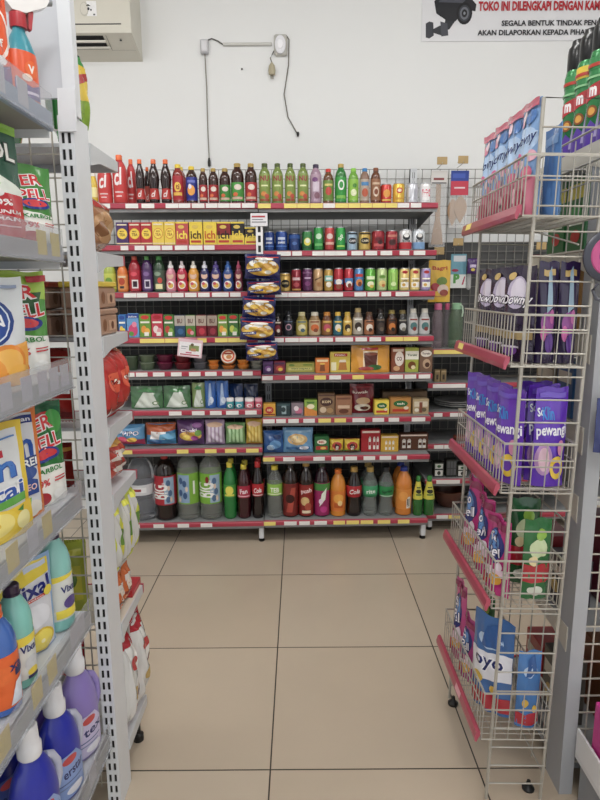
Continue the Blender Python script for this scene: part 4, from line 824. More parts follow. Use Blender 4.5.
for x0, x1, nm in [(413, 422.6, 'first slim green syrup bottle with yellow neck label'), (423.4, 434.4, 'second slim green syrup bottle with yellow neck label')]:
    S(nm, x0, x1, 476.5, B('squash', '1d6a24', '2a8a34', (.42, .86, 'd8d03a'), [('e', 0, .62, .3, .05, '2a2a1a'), ('r', -.3, .52, .3, .56, '5a7a2a'), ('r', -.2, .7, .2, .73, '3a4a1a')]), 'syrup_bottle', 'bottle', group=G15)

# ------------------------------------------------------------------ shallow bay: bottles, boxes, trays
def stock3(si, desc, x0, x1, ytop, maker, name, cat, dv=.03, group=None, dep=None): return stock(3, si, desc, x0, x1, ytop, maker, name, cat, dv, group, dep=dep)
G16 = 'drinking bottles on the shallow bay'
for x0, x1, yt, c, cp, nm, dv in [(432, 443, 303.5, 'd8c4cc', 'c8608a', 'clear drinking bottle with pink cap', .03), (443.4, 450, 303.5, 'd0c4cc', 'c8507a', 'clear drinking bottle with magenta cap, half hidden', .09), (449, 462.6, 303, 'a8c4a4', '8ab890', 'green tinted drinking bottle with loop cap', .03)]:
    o = stock3(0, nm, x0, x1, yt, B('water', c, cp, clear=True), 'drinking_bottle', 'bottle', dv, G16)
    if 'loop' in nm:
        H = max(v.co.z for ch in o.children for v in ch.data.vertices)
        MB().tube([(.012, -.022, H * .97), (.024, -.028, H * .93), (.026, -.034, H * .8), (.022, -.036, H * .7)], .004, PL('b8d0b8')).build('carry_loop', o)
for x0, x1, nm in [(434, 439.4, 'first small tan carton with dark stripe'), (440.2, 445.6, 'second small tan carton with dark stripe')]:
    stock3(1, nm, x0, x1, 369.5, K('8a744e', [('r', -.2, .2, .2, .6, '3a2e20'), ('r', -.4, .8, .4, .9, 'b09a70')], .03), 'small_box', 'box', group='small tan cartons', dep=.03)
def plate(W):
    m = MB(); r = W / 2
    m.lathe([(.55 * r, 0), (.6 * r, .004), (.97 * r, .014), (r, .017), (.96 * r, .019), (.6 * r, .009), (.1 * r, .008)], M('b4b4b2', .25, coat=.4), 40); return [('rim', m.mesh('rim'), None)]
pu, pz = g_at(450, 412, .27)
for i in range(3):
    me = plate(.235)[0][1]; o = bpy.data.objects.new('serving_plate', me); COL.objects.link(o)
    o.location = g2w(pu + .03, .29, Z3[2] + TOP + .001 + i * .0115)
    tag(o, ['lowest', 'middle', 'topmost'][i] + ' grey plate of the stack on the shallow bay', 'plate', 'plates stacked on the shallow bay')
o = stock3(3, 'round terracotta pot lid', 453, 466, 436, lambda W, H: jar(W, H, '6a3424', '9a5038'), 'clay_pot', 'pot', .04)
for i, (x0, x1, yt, nm) in enumerate([(433, 442.6, 462, 'first spice box with white picture panels'), (445, 455.6, 459, 'dark grey spice box with grid print'), (456, 466.4, 464, 'third spice box with white picture panels')]):
    stock3(4, nm, x0, x1, yt, K('22261f', [('r', -.4, .58, .4, .92, 'c8ccc4'), ('r', -.4, .08, .4, .48, 'd8d8d2'), ('e', 0, .74, .2, .1, '2f5a34'), ('e', 0, .28, .18, .14, '3a3a34'), ('r', -.02, .08, .02, .48, '22261f')] if i != 1 else [('r', -.42, .1, .42, .9, '5a5c5e'), ('r', -.42, .48, .42, .52, '303234'), ('r', -.15, .1, -.1, .9, '303234'), ('r', .12, .1, .17, .9, '303234')], .05), 'spice_box', 'box', group='spice boxes on the shallow bay', dep=.05)
o = empty('salad_bowl', 'brown bowl on the lowest shelf of the shallow bay', 'bowl', g2w(g_at(448, 512, .24)[0], .255, Z3[5] + TOP + .001))
m = MB(); m.lathe([(.045, 0), (.05, .004), (.085, .06), (.094, .1), (.09, .1), (.08, .06), (.045, .01), (.002, .009)], M('5e3626', .35, coat=.3), 36); m.build('bowl_shell', o)
m = MB(); m.lathe([(.0925, .098), (.096, .101), (.0925, .104), (.089, .101)], M('6e4230', .3), 36, bot=False, top=False); m.build('bowl_rim', o)

# things hanging on the hook lattice
HV = .12 + .33 + .0                       # lattice plane of the shallow bay
def hook(x, y, label, tagcol='b89a62'):
    u, z = g_at(x, y, HV - .12)
    o = empty('display_hook', label, 'hook', g2w(u, HV, z), GA, 'tan tagged hooks on the lattice')
    MB().tube([(0, -.008, .0), (0, -.118, .004), (0, -.13, .012)], .002, WIRE).build('prong', o)
    MB().tube([(0, -.008, .03), (0, -.06, .03), (0, -.119, .022)], .0016, WIRE).build('tag_arm', o)
    MB().cbox(-.028, .028, -.124, -.119, .002, .042, .002, M(tagcol, .45)).build('tag_holder', o)
    return u, z
def spatula_pack(x, y, desc, header, flip=0):
    u, z = hook(x, y, 'tan tagged hook holding the %s' % desc.split(' in ')[0])
    o = empty('spatula_pack', desc, 'spatula', g2w(u, HV - .06, z - .07), GA)
    WD = M('a88460', .5, noise=.08, bscale=30)
    if not flip:
        m = MB(); m.cbox(-.014, .014, -.004, .004, -.22, .03, .003, WD); m.build('handle', o)
        m = MB(); m.prism([(-.003, 0), (.003, 0), (.003, .01), (-.003, .01)], -.01, .01, WD)
        n = 10; out = [(-.014 - .02 * (i / n) ** .7, -.215 - .13 * i / n) for i in range(n + 1)] + [(.014 + .02 * (i / n) ** .7, -.215 - .13 * i / n) for i in range(n, -1, -1)]
        vs = [(a_, -.003, b_) for a_, b_ in out] + [(a_, .003, b_) for a_, b_ in out]; N = len(out)
        m = MB(); m.add(vs, [tuple(range(N)), tuple(range(2 * N - 1, N - 1, -1))] + [(i, N + i, N + (i + 1) % N, (i + 1) % N) for i in range(N)], WD); m.build('blade', o, fix=True)
        bw, bh = .045, -.36
    else:
        for dx, s_, zb_ in ((.012, 1.0, -.235), (-.03, .8, -.25)):
            n = 14; out = [(dx + .036 * s_ * math.sin(math.pi * (i / n) ** .8), zb_ + .15 * (1 - i / n)) for i in range(n + 1)] + [(dx - .036 * s_ * math.sin(math.pi * (i / n) ** .8), zb_ + .15 * (1 - i / n)) for i in range(n - 1, 0, -1)]
            y_ = 0.0 if s_ == 1 else .006
            vs = [(a_, y_ - .002, b_) for a_, b_ in out] + [(a_, y_ + .002, b_) for a_, b_ in out]; N = len(out)
            m = MB(); m.add(vs, [tuple(range(N)), tuple(range(2 * N - 1, N - 1, -1))] + [(i, N + i, N + (i + 1) % N, (i + 1) % N) for i in range(N)], WD); m.build('wooden_blade', o, fix=True)
        bw, bh = .05, -.26
    m = MB(); m.box(-bw, bw, -.010, -.0095, bh, .03, M('ffffff', .08, alpha=.13)); m.box(-bw, bw, .0095, .010, bh, .03, M('ffffff', .08, alpha=.13)); m.build('clear_sleeve', o)
    m = MB(); m.box(-bw, bw, -.0112, -.0106, -.02 if not flip else -.085, .05 if not flip else .045, M(header[0], .4))
    if flip: m.box(-bw * .98, bw * .98, -.012, -.0113, -.085, -.01, M(header[1], .4)); m.box(-bw * .6, bw * .6, -.0126, -.0121, -.05, -.042, M('f0d8dc', .4)); m.box(-bw * .8, bw * .6, -.0126, -.0121, .005, .03, M('3a58b8', .4))
    else: m.box(-bw * .7, bw * .6, -.012, -.0113, .0, .012, M('8a3a3a', .4)); m.box(-bw * .9, bw * .9, -.012, -.0113, -.018, -.012, M('3a3a40', .4))
    m.build('header_card', o)
spatula_pack(442, 165, 'long wooden spatula in clear sleeve with white card', ('d8d4d0',))
spatula_pack(463, 164, 'wooden rice paddles in clear sleeve with blue and red card', ('22409a', 'c8304a'), 1)
hook(439, 255, 'tan tagged hook above the yellow pouch')
u_, z_ = g_at(440, 262, HV - .1)
_, zb_ = g_at(440, 302, HV - .1)
put('seasoning_pouch', 'bright yellow pouch with red print hanging beside the lilac can', 'pouch', pouch(.125, z_ - zb_ + .01, .03, 'e8b818', (('t', 'Bagri', 0, .80, .12, 'b82818', .7), ('e', .1, .5, .25, .1, '6a8a2a'), ('e', -.2, .36, .2, .1, 'b0303a'), ('e', .15, .3, .26, .12, 'e0c8b8'), ('e', .2, .22, .2, .08, '9a3a2a'), ('r', -.4, .12, .3, .15, 'c88a18')), 'stand', 31), g2w(u_, HV - .1, zb_), GA)
hook(458, 246, 'tan tagged hook above the teal card pack')
u_, z_ = g_at(459, 254, HV - .06); _, zb_ = g_at(459, 288, HV - .06)
o = empty('utensil_card_pack', 'teal card pack with green letter hanging on the lattice', 'card pack', g2w(u_, HV - .06, zb_), GA)
hh = z_ - zb_
m = MB(); m.cbox(-.045, .045, -.003, .003, 0, hh, .002, PR('6aa4b8')); m.build('card_board', o)
m = MB(); P = Print(m, lambda u, v, e: (u, -.0032 - e, v), 9); P.rect(-.045, 0, .045, hh * .4, 'e4e8e4'); P.text('P', -.01, hh * .28, hh * .28, '4a9a3a', None, .06); P.rect(-.03, hh * .78, .04, hh * .95, 'd8dce0'); P.ell(-.02, hh * .52, .02, .008, 'a82a4a'); P.poly([(.02, hh * .1), (.03, hh * .1), (.04, hh * .34), (.034, hh * .34)], 'b83a5a'); m.build('card_print', o)
m = MB(); m.lathe([(.005, -.01), (.014, 0), (.013, .07), (.004, .1)], M('e8e8e8', .15, alpha=.45), 16, cx=.062, cy=0); m.build('clear_blister', o)
u_, z_ = g_at(468, 270, HV - .05)
put('sachet_pack', 'violet sachet hanging low beside the teal card pack', 'sachet', pouch(.06, .08, .02, '4a2a6a', (('r', -.3, .4, .3, .6, 'c8b8d8'), ('e', 0, .25, .2, .1, 'e0c84a')), 'pillow', 33), g2w(u_ + .01, HV - .10, z_ - .02), GA)
hook(541, 250, 'tan tagged hook seen through the wire rack')
u_, z_ = g_at(541, 256, HV - .06)
put('tissue_pack', 'blue tissue pack hanging behind the wire rack', 'tissue pack', pouch(.11, .085, .03, '5a94cc', (('t', 'Cute', 0, .6, .2, 'f0f0f4', .6), ('r', -.4, .1, .4, .3, 'd8e4f0'), ('e', .2, .35, .14, .12, 'c04a5a')), 'pillow', 34), g2w(u_, HV - .06, z_ - .085), GA)

# ------------------------------------------------------------------ hanging strip with snack bags, promo card
u0_, zt_ = g_at(259, 222, -.03)
o = empty('hanging_strip', 'white slotted strip with price card hanging between the bays', 'clip strip', g2w(u0_, -.02, zt_), GA)
zlen = zt_ - g_at(259, 350, -.03)[1]
m = MB()
for a_, c_ in ((-.017, -.007), (.007, .017)): m.box(a_, c_, -.003, 0, -zlen, 0, M('eceaea', .4))
z = 0.0
while z < zlen: m.box(-.0068, .0068, -.003, 0, -z - .016, -z, M('eceaea', .4)); z += .048
m.box(-.0066, .0066, .0006, .002, -zlen, 0, M('161616', .5)); m.build('slotted_strip', o)
m = MB(); m.cbox(-.042, .042, -.008, -.004, -.02, .042, .001, M('e2e0e4', .4)); m.box(-.035, .03, -.0086, -.0081, .022, .03, M('b83a44', .5)); m.box(-.035, .035, -.0086, -.0081, -.002, .002, M('55565e', .5)); m.box(-.035, .02, -.0086, -.0081, .010, .014, M('77787e', .5)); m.build('price_card', o)
sm = (('e', .0, .46, .47, .36, 'd0a024'), ('e', -.24, .62, .14, .13, 'ecebe6'), ('e', .02, .70, .14, .10, 'e8e4d8'), ('e', .28, .58, .12, .13, 'e8e4d8'), ('e', -.1, .55, .16, .12, 'e0b838'), ('e', .14, .52, .16, .13, 'c8941c'), ('e', .3, .36, .14, .12, 'e4bc40'), ('e', .06, .3, .18, .12, 'd8aa2c'), ('e', -.28, .36, .14, .12, 'e4bc40'), ('e', .16, .26, .1, .08, 'ecead8'), ('e', .34, .48, .06, .08, 'b07c14'), ('e', -.06, .42, .08, .07, 'b8861a'), ('p', ((-.48, .22), (-.02, .30), (-.02, .44), (-.48, .36)), '1c2a70'), ('t', 'snack', -.24, .34, .08, 'f0f0f4', .34, .12), ('r', -.44, .87, .44, .91, 'c83a2a'), ('e', .05, .82, .26, .06, 'f0ece4'))
for i, (xa, xb, ya, yb, rot) in enumerate([(244.5, 280, 253, 280, .03), (247, 281.5, 280, 296, -.04), (241.5, 275, 296, 319.5, .06), (239.5, 274.5, 318, 341.5, .05), (246, 278, 342, 361, -.03)]):
    ua, zb = g_at(xa, yb, -.09); ub, zt = g_at(xb, ya, -.09)
    H = zt - zb
    put('snack_bag', ['topmost', 'second', 'middle', 'fourth', 'lowest'][i] + ' of five navy and yellow snack bags on the hanging strip', 'snack bag', pouch(round(ub - ua, 4), round(H * .88, 4), .07, '18205e', sm, 'pillow', 41 + i, rim='20286a'), g2w((ua + ub) / 2, -.076, zb + H * .06), GA, 'snack bags clipped to the hanging strip', ry=rot)
u_, z_ = g_at(190, 349, -.03)
o = empty('promo_card', 'tilted white promotion card in pink clip on the juice shelf rail', 'promotion card', g2w(u_, -.028, z_), GA, ry=R(7))
m = MB(); m.cbox(-.062, .062, -.002, .001, -.042, .05, .001, M('e8c4cc', .35)); m.build('pink_holder', o)
m = MB(); P = Print(m, lambda u, v, e: (u, -.0022 - e, v), 9); P.rect(-.055, -.036, .055, .034, 'f2eef0'); P.rect(-.048, -.033, .05, -.027, 'c04a5a'); P.rect(-.005, -.008, .045, .02, '8a9a5a'); P.rect(.005, -.01, .03, .004, 'c88a6a'); P.ell(.01, .022, .008, .008, '6a5a3a'); P.rect(-.045, .008, -.012, .012, '9aa0a8'); P.rect(-.045, -.002, -.02, .001, 'a8a8b0'); P.rect(-.02, -.022, .01, -.016, 'd05a7a'); m.build('card_print', o)
m = MB(); m.box(-.03, .03, -.004, .018, .05, .056, M('d88a9a', .4)); m.box(-.02, .02, .001, .004, .035, .052, M('d88a9a', .4)); m.build('clip', o)

# ================================================================== LEFT END UNIT (shelves face away, seen from its open end)
XL = -.485; YL = 1.39
END_Z = [1.70, 1.455, 1.25, 1.022, .845, .484, .13]
CARTONBROWN = 'b08a72'
def slotted_post(mb, x0, x1, y0, y1, z0, z1, mat, dark, slots=True):
    w_ = x1 - x0; a_ = w_ * .22; c_ = w_ * .12
    mb.box(x0, x1, y0 + .004, y1, z0, z1, dark if False else mat)
    if not slots: return
    k1, k2 = x0 + w_ * .18, x0 + w_ * .58; sw = w_ * .2
    cols = [(x0, k1), (k1 + sw, k2), (k2 + sw, x1)]
    for p, q in cols: mb.box(p, q, y0, y0 + .004, z0, z1, mat)
    z = z0
    while z < z1 - .02:
        for k in (k1, k2): mb.box(k, k + sw, y0 + .0005, y0 + .004, z, z + .012, mat); mb.box(k, k + sw, y0 + .003, y0 + .0042, z + .012, min(z + .034, z1), dark)
        z += .034
end = empty('end_shelf_unit', 'pale steel end shelf unit with slotted post and mesh back', 'shelf unit', (XL, YL, 0))
m = MB(); slotted_post(m, -.034, 0, -.008, .084, 0, 1.735, WHITE_STEEL, BLACK); m.build('slotted_post', end)
m = MB(); m.box(-.022, .006, .004, .03, 1.736, 2.6, WHITE_STEEL); m.prism([(-.016, 1.70), (-.009, 1.70), (.003, 1.79), (-.006, 1.79)], -.030, .008, WHITE_STEEL); m.build('upper_post', end, fix=True)
m = MB(); m.box(-.60, -.024, .012, .022, 1.775, 2.6, M('c6c9cf', .12, coat=.6)); m.build('upper_back_panel', end)['label'] = 'glossy pale back panel'
m = MB(); x = -.055
while x > -.75: m.box(x - .0015, x + .0015, .008, .011, .05, 1.73, WIRE); x -= .05
z = .06
while z < 1.75: m.box(-.75, -.036, .011, .014, z - .0015, z + .0015, WIRE); z += .05
m.build('mesh_back', end)
for i, z in enumerate(END_Z):
    y1 = .30 if i < 6 else .275
    m = MB(); m.box(-.80, -.001, .088, y1, z - .008, z, ENDSTEEL if i != 5 else M('cfc8b8', .4)); m.box(-.80, -.0012, y1 - .012, y1 - .0004, z - .028 if i < 6 else .10, z - .0082, ENDSTEEL)
    if i < 6: m.prism([(.085, z - .0004), (y1 - .0008, z - .0004), (y1 - .0008, z - .026), (.15, z - .034), (.085, z - .050)], -.0008, .003, ENDSTEEL)
    else: m.box(-.80, -.0014, .088, y1 - .013, .10, .108, ENDSTEEL); m.box(-.001, .003, .085, y1 - .0002, .098, z - .0002, ENDSTEEL)
    s_ = m.build('shelf', end)
    if i < 6:
        m = MB(); m.prism([(y1, z - .027), (y1 + .008, z - .024), (y1 + .010, z + .0), (y1 + .002, z + .002)], -.79, .004, RAIL); m.build('price_rail', s_, fix=True)
MB().lathe([(.016, 0), (.016, .02), (.008, .025), (.008, .10)], BLACK, 14, cx=-.02, cy=.24).build('foot', end)
MB().lathe([(.016, 0), (.016, .02), (.008, .025), (.008, .10)], BLACK, 14, cx=-.03, cy=.03).build('foot', end)
GE = 'snacks on the pale end shelf unit'
def ep(x, y, z): return (XL + x, YL + y, z)
def end_item(name, label, cat, parts, x, y, z, rz=math.pi / 2, rx=0, ry=0): return put(name, label, cat, parts, ep(x, y, z + .001), rz, GE, rx, ry)
chip = (('e', 0, .6, .4, .18, 'e8c824'), ('e', .1, .3, .3, .14, '8ab02a'), ('r', -.5, .86, .5, .94, '1a5a28'), ('p', ((-.4, .5), (.4, .7), (.4, .76), (-.4, .6)), 'b8302a'))
for i, (x, y, nm) in enumerate([(-.075, .17, 'green and yellow chip bag on top of the end unit'), (-.22, .14, 'second green chip bag behind the upper post')]):
    end_item('chip_bag', nm, 'chip bag', pouch(.16, .24, .08, '2a8a3a', chip, 'pillow', 51 + i), x, y, END_Z[0] + .01)
for i, (x, y) in enumerate([(-.046, .19), (-.20, .15), (-.32, .15), (-.44, .15)]):
    end_item('biscuit_pack', ['clear bag of red-edged rusks at the shelf end', 'blue biscuit pack nearest the slotted post', 'second blue biscuit pack behind the mesh', 'third blue biscuit pack behind the mesh'][i], 'biscuit pack',
        pouch(.17, .13, .088, 'a8744a', (('e', 0, .45, .4, .3, 'c89a6a'), ('e', -.2, .4, .15, .15, '8a5a34'), ('r', -.5, .8, .5, 1, 'b03028'), ('e', .2, .5, .14, .16, 'd8b48a')), 'pillow', 55) if i == 0 else pouch(.108, .16, .06, '3a6ab0', (('e', 0, .5, .36, .24, 'd8dce4'), ('e', .1, .4, .2, .12, 'c83a34'), ('r', -.5, .84, .5, .94, '9ab8d8')), 'pillow', 55 + i), x, y, END_Z[1] + .006, rz=math.pi / 2 if i == 0 else 0)
# tan wafer tubs stacked two high
def tub(c, t):
    m = MB(); m.cbox(-.075, .075, -.045, .045, 0, .052, .004, PR(c)); l = MB(); l.cbox(-.078, .078, -.048, .048, .052, .066, .003, PR(t)); pz = MB(); Print(pz, lambda u, v, e: (u, -.0455 - e, v), 9).run([('e', -.2, .5, .1, .3, '8a5a3a'), ('r', 0, .2, .4, .7, 'd0a88a'), ('e', .2, .45, .08, .2, '6a3a24')], .15, .052)
    return [('tub_body', m.mesh('tub_body'), None), ('lid', l.mesh('lid'), None), ('front_print', pz.mesh('front_print'), None)]
for i, (x, y, lv, t, nm) in enumerate([(-.053, .170, 0, 'b08a72', 'lower tan biscuit tub at the shelf end'), (-.053, .170, 1, 'e0c22a', 'upper tan biscuit tub with yellow lid'), (-.165, .15, 0, 'b08a72', 'lower tan biscuit tub behind the slotted post'), (-.165, .15, 1, 'b8402a', 'upper tan biscuit tub with rust lid'), (-.28, .15, 0, 'b08a72', 'lower tan biscuit tub deep behind the mesh'), (-.28, .15, 1, 'd8c23a', 'upper tan biscuit tub with lime lid')]):
    end_item('biscuit_tub', nm, 'biscuit tub', tub(CARTONBROWN, t), x, y, END_Z[2] + lv * .0685)
redm = (('p', ((-.5, .0), (.5, 0), (.5, .12), (-.5, .2)), '8a1a1a'), ('e', .0, .55, .34, .16, 'e05a3a'), ('T', 'chip', 0, .55, .1, 'f4e8d8', '8a1a1a', .5), ('p', ((-.3, .04), (-.1, .02), (-.2, .2)), 'e8e0dc'))
for i, (x, y, z_, nm) in enumerate([(-.045, .142, 0, 'large red snack bag at the open shelf end'), (-.045, .248, 0, 'red snack bag farther along the shelf end'), (-.16, .15, 0, 'red snack bag behind the slotted post'), (-.28, .15, 0, 'red snack bag deep behind the mesh')]):
    end_item('red_snack_bag', nm, 'snack bag', pouch(.104 if i < 2 else .11, .182, .085, 'b82a22', redm, 'pillow', 61 + i, None, 'a02018'), x + .012 if i < 2 else x, y, END_Z[3] + .008, rz=math.pi / 2 if i < 2 else 0)
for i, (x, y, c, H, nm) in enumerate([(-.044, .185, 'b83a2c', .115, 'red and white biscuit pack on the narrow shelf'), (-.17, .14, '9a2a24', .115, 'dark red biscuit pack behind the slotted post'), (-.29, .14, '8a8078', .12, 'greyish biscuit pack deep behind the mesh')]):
    end_item('biscuit_pack', nm, 'biscuit pack', pouch(.16 if i == 0 else .108, H, .08, c, (('e', 0, .5, .36, .26, 'e0d8d0'), ('r', -.4, .4, .3, .56, '9a2a24'), ('r', -.5, .86, .5, .94, 'e8a83a')), 'pillow', 66 + i), x, y, END_Z[4] + .006, rz=math.pi / 2 if i == 0 else 0)
ym = (('r', -.4, .1, .0, .9, 'c8c8c4'), ('r', .1, .2, .4, .7, 'd8d420'), ('e', .1, .5, .2, .12, '5a8a2a'), ('r', -.3, .84, .4, .92, 'e8e83a'))
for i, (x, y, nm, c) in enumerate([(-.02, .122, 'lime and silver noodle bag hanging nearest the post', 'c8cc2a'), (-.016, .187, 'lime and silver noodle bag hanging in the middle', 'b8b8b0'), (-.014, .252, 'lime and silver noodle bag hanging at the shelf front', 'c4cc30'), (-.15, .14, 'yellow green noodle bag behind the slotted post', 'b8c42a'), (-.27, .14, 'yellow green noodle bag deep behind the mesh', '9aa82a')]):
    end_item('noodle_bag', nm, 'noodle bag', pouch(.062 if i < 3 else .10, .20, .05, c, ym, 'pillow', 71 + i), x, y, END_Z[5] + .128 if i < 3 else END_Z[5] + .008, rz=math.pi / 2 if i < 3 else 0, ry=.02 * (i - 1) if i < 3 else 0)
for i, (x, y, nm) in enumerate([(-.022, .13, 'orange wafer packet on the wide shelf end'), (-.022, .20, 'second orange wafer packet beside it')]):
    end_item('wafer_packet', nm, 'wafer packet', pouch(.055, .100, .03, 'c8601e', (('e', 0, .5, .3, .2, 'e8d8c8'), ('r', -.4, .2, .4, .3, '8a2a1a'), ('p', ((-.4, .6), (.4, .7), (.4, .8), (-.4, .8)), 'd8d0c8')), 'pillow', 77 + i), x, y, END_Z[5] + .008, ry=.08)
end_item('wafer_box', 'small red box at the front of the wide shelf', 'box', carton(.09, .05, .02, 'b0222c', (('r', -.4, .3, .4, .7, 'd8505a'),)), .0 - .03, .265, END_Z[5])
wm_ = (('r', -.36, .05, -.1, .95, 'd8d8d6'), ('r', .0, .05, .2, .95, 'ecebe8'), ('r', .30, .0, .5, 1, 'a8182a'), ('r', -.5, .9, .5, 1, 'a8182a'), ('e', -.02, .35, .16, .08, 'c0a050'), ('e', -.05, .7, .2, .07, 'b8202c'))
for i, (x, y, nm) in enumerate([(-.02, .138, 'white bag with red seam on the base nearest the post'), (-.014, .238, 'white bag with red seam on the base, farther one'), (-.17, .14, 'white bag on the base behind the slotted post')]):
    end_item('milk_powder_bag', nm, 'bag', pouch(.094, .275, .07, 'd4d4d2', wm_, 'pillow', 81 + i, rim='b8202c'), x, y, END_Z[6] + .010, rz=math.pi / 2 if i < 2 else 0, rx=0, ry=0)

# ================================================================== LEFT NEAR GONDOLA (detergents face the aisle)
XF = -.50; YE = 1.305; YS = .35
SH = [1.683, 1.421, 1.152, .875, .582, .195]
near = empty('detergent_shelf_unit', 'white near shelf unit stacked with cleaning products beside the aisle', 'shelf unit', (XF, YE, 0))
m = MB(); m.box(-.46, -.448, -.95, 0, .05, 2.3, M('b8babd', .5)); m.build('back_panel', near)
GUARD = M('b8bcc4', .08, alpha=.26)
near_tags = [[(-.30, 'w'), (-.22, 'w'), (-.13, 'w')], [(-.10, 'y'), (-.035, 'y')], [(-.30, 'w'), (-.22, 'w'), (-.15, 'w'), (-.095, 'w'), (-.04, 'w')], [(-.33, 'y'), (-.25, 'w'), (-.185, 'y')], [(-.42, 'y'), (-.29, 'y'), (-.22, 'y'), (-.10, 'w'), (-.06, 'w')], [(-.06, 'w')]]
for i, z in enumerate(SH):
    zt = z + .036
    ye = .066 if i == 5 else 0
    m = MB(); m.box(-.445, -.004, -.95, ye, zt - .006, zt, M('c4c7cb', .35))
    m.box(-.008, 0, -.95, ye, z, zt, M('8fa0b8' if i == 0 else 'a2a5a6', .3, noise=.04)); m.box(-.445, -.008, -.004, 0, z - .012, zt - .006, WHITE_STEEL); m.box(-.445, -.008, -.95, -.004, z + .004, z + .008, M('9a9a92', .5))  # last box: underside sheet with its unlit olive tone put into the colour
    s_ = m.build('shelf', near)
    g_ = MB(); g_.box(.0005, .0025, -.95, ye, z + .002, z + .07, GUARD); g_.box(.0005, .006, -.95, ye, z + .0005, z + .004, GUARD); g_.build('clear_price_guard', s_)
    for (ty, c_) in near_tags[i]:
        MB().box(-.0012, .0002, ty - .021, ty + .021, z + .012, z + .058, M('dcc23a', .45) if c_ == 'y' else M('c4c2cc', .45)).build('price_tag', s_)
GN = 'cleaning products on the near shelf unit'
RZ = math.pi / 2 - R(26)
def near_item(name, label, cat, parts, y, si, xin=.045, lift=0.0, rz=RZ, rx=0.0):
    if y > 5:      # picture column of the package's middle -> its place along the shelf
        y = on_x(y, 289 - 585 * (SH[si] + .14 - EYE.z) / 1.18, XF - max(xin - .025, .01)).y
    return put(name, label, cat, parts, (XF - xin - (.022 if 'pouch' in name and xin < .09 else .0), y, SH[si] + .0375 + lift), rz, GN, rx)
# top shelf: orange refill pouch and trigger bottle
near_item('stain_remover_pouch', 'orange refill pouch with white swirl and purple foot', 'refill pouch', pouch(.13, .175, .042, 'e8521a', (('p', ((-.5, 0), (.5, 0), (.5, .34), (.2, .26), (-.2, .32), (-.5, .44)), '5a4a86'), ('e', .1, .62, .42, .3, 'f4ede4'), ('e', .08, .63, .38, .275, 'ee5a1e'), ('p', ((-.1, .34), (.3, .30), (.4, .36), (0, .42)), 'f0ecec'), ('t', 'aktif', .1, .5, .08, 'f4ece4', .5, .15), ('e', -.2, .2, .16, .06, 'd8d0ec'), ('r', -.3, .88, .4, .95, 'c83a14')), 'stand', 91), 6, 0, 0.05)
o = empty('trigger_spray_bottle', 'trigger spray bottle with teal shoulders and orange label', 'spray bottle', (XF - .036, on_x(32, 60, XF - .015).y, SH[0] + .0375), RZ, GN)
o.scale = (.84, .84, .84)
m = MB(); pr = [(.034, 0), (.038, .006), (.038, .09), (.036, .115), (.026, .14), (.016, .158), (.0145, .17)]
m.lathe(pr, PL('2a8fa0'), 28, sy=.72); m.build('bottle_body', o)
m = MB(); m.lathe([(.0388, .008), (.0388, .09), (.0366, .112)], M('e2541e', .3), 28, sy=.72, bot=False, top=False)
def ST(u, v, e):
    a_ = u / .038; r_ = .0393 + e; return (r_ * math.sin(a_), -r_ * math.cos(a_) * .72, v)
P = Print(m, ST, .008); P.poly([(-.04, .01), (.04, .01), (.04, .05), (0, .036), (-.04, .052)], '5a3f8a'); P.ell(.004, .075, .018, .018, 'ec6a2a'); P.text('V', .002, .075, .018, 'f4e8e0', None, .05); P.rect(-.02, .02, .02, .026, 'e0d4ec'); P.ell(-.01, .055, .012, .008, 'e8d0c0'); m.build('wrap_label', o)
m = MB(); m.lathe([(.0185, .165), (.019, .172), (.0185, .195), (.013, .20)], PL('b3202c'), 22); m.build('collar', o)
m = MB(); m.prism([(-.012, .198), (-.055, .222), (-.062, .236), (-.052, .246), (.0, .252), (.026, .238), (.03, .215), (.014, .198)], -.012, .012, PL('e6e4e2')); t = m.build('trigger_head', o, fix=True); t.rotation_euler.z = 1.25; t.location.z = -.02; t.scale = (1.2, 1.15, 1.1)
m = MB(); m.lathe([(.008, 0), (.0085, .012), (.005, .014)], PL('9a9ea2'), 14); n_ = m.build('nozzle', t, (0, -.058, .236)); n_.rotation_euler.x = R(70)
m = MB(); m.prism([(-.022, .215), (-.03, .205), (-.024, .17), (-.018, .172), (-.019, .205)], -.006, .006, PL('b3202c')); m.build('trigger', t, fix=True)
near_item('stain_remover_pouch', 'second orange refill pouch squeezed behind the first', 'refill pouch', pouch(.13, .2, .042, 'a82a3a', (('e', 0, .5, .36, .24, 'd84a2a'),), 'stand', 92), 1.13, 0, 0.17)
# second shelf
near_item('cleaner_pouch', 'dark green cleaner pouch printed POL with red foot', 'refill pouch', pouch(.155, .21, .042, '17523c', (('p', ((-.5, 0), (-.40, 0), (-.40, 1), (-.5, 1)), '9ac83a'), ('p', ((-.5, .92), (.5, .92), (.5, 1), (-.5, 1)), '8ac03a'), ('T', 'POL', .14, .76, .15, 'f4f4ee', '0f3a2a', .6, .0), ('p', ((-.4, .36), (.5, .30), (.5, .46), (.1, .56), (-.4, .46)), 'dfe8dc'), ('e', -.02, .5, .14, .08, 'b8d88a'), ('p', ((-.06, .44), (.2, .5), (.1, .58), (-.1, .54)), 'e8f0e4'), ('r', -.40, .03, .5, .40, 'c2202c'), ('t', '100%', .06, .32, .055, 'f4f0ee', .4), ('t', 'PEMBUNUH', .06, .24, .035, 'f4e8e8', .72), ('t', 'KUMAN', .06, .18, .035, 'f4e8e8', .62), ('r', -.25, .11, .36, .122, 'e8c0c0'), ('e', .06, .4, .08, .035, 'e8e8e4')), 'stand', 93), 11, 1, 0.05)
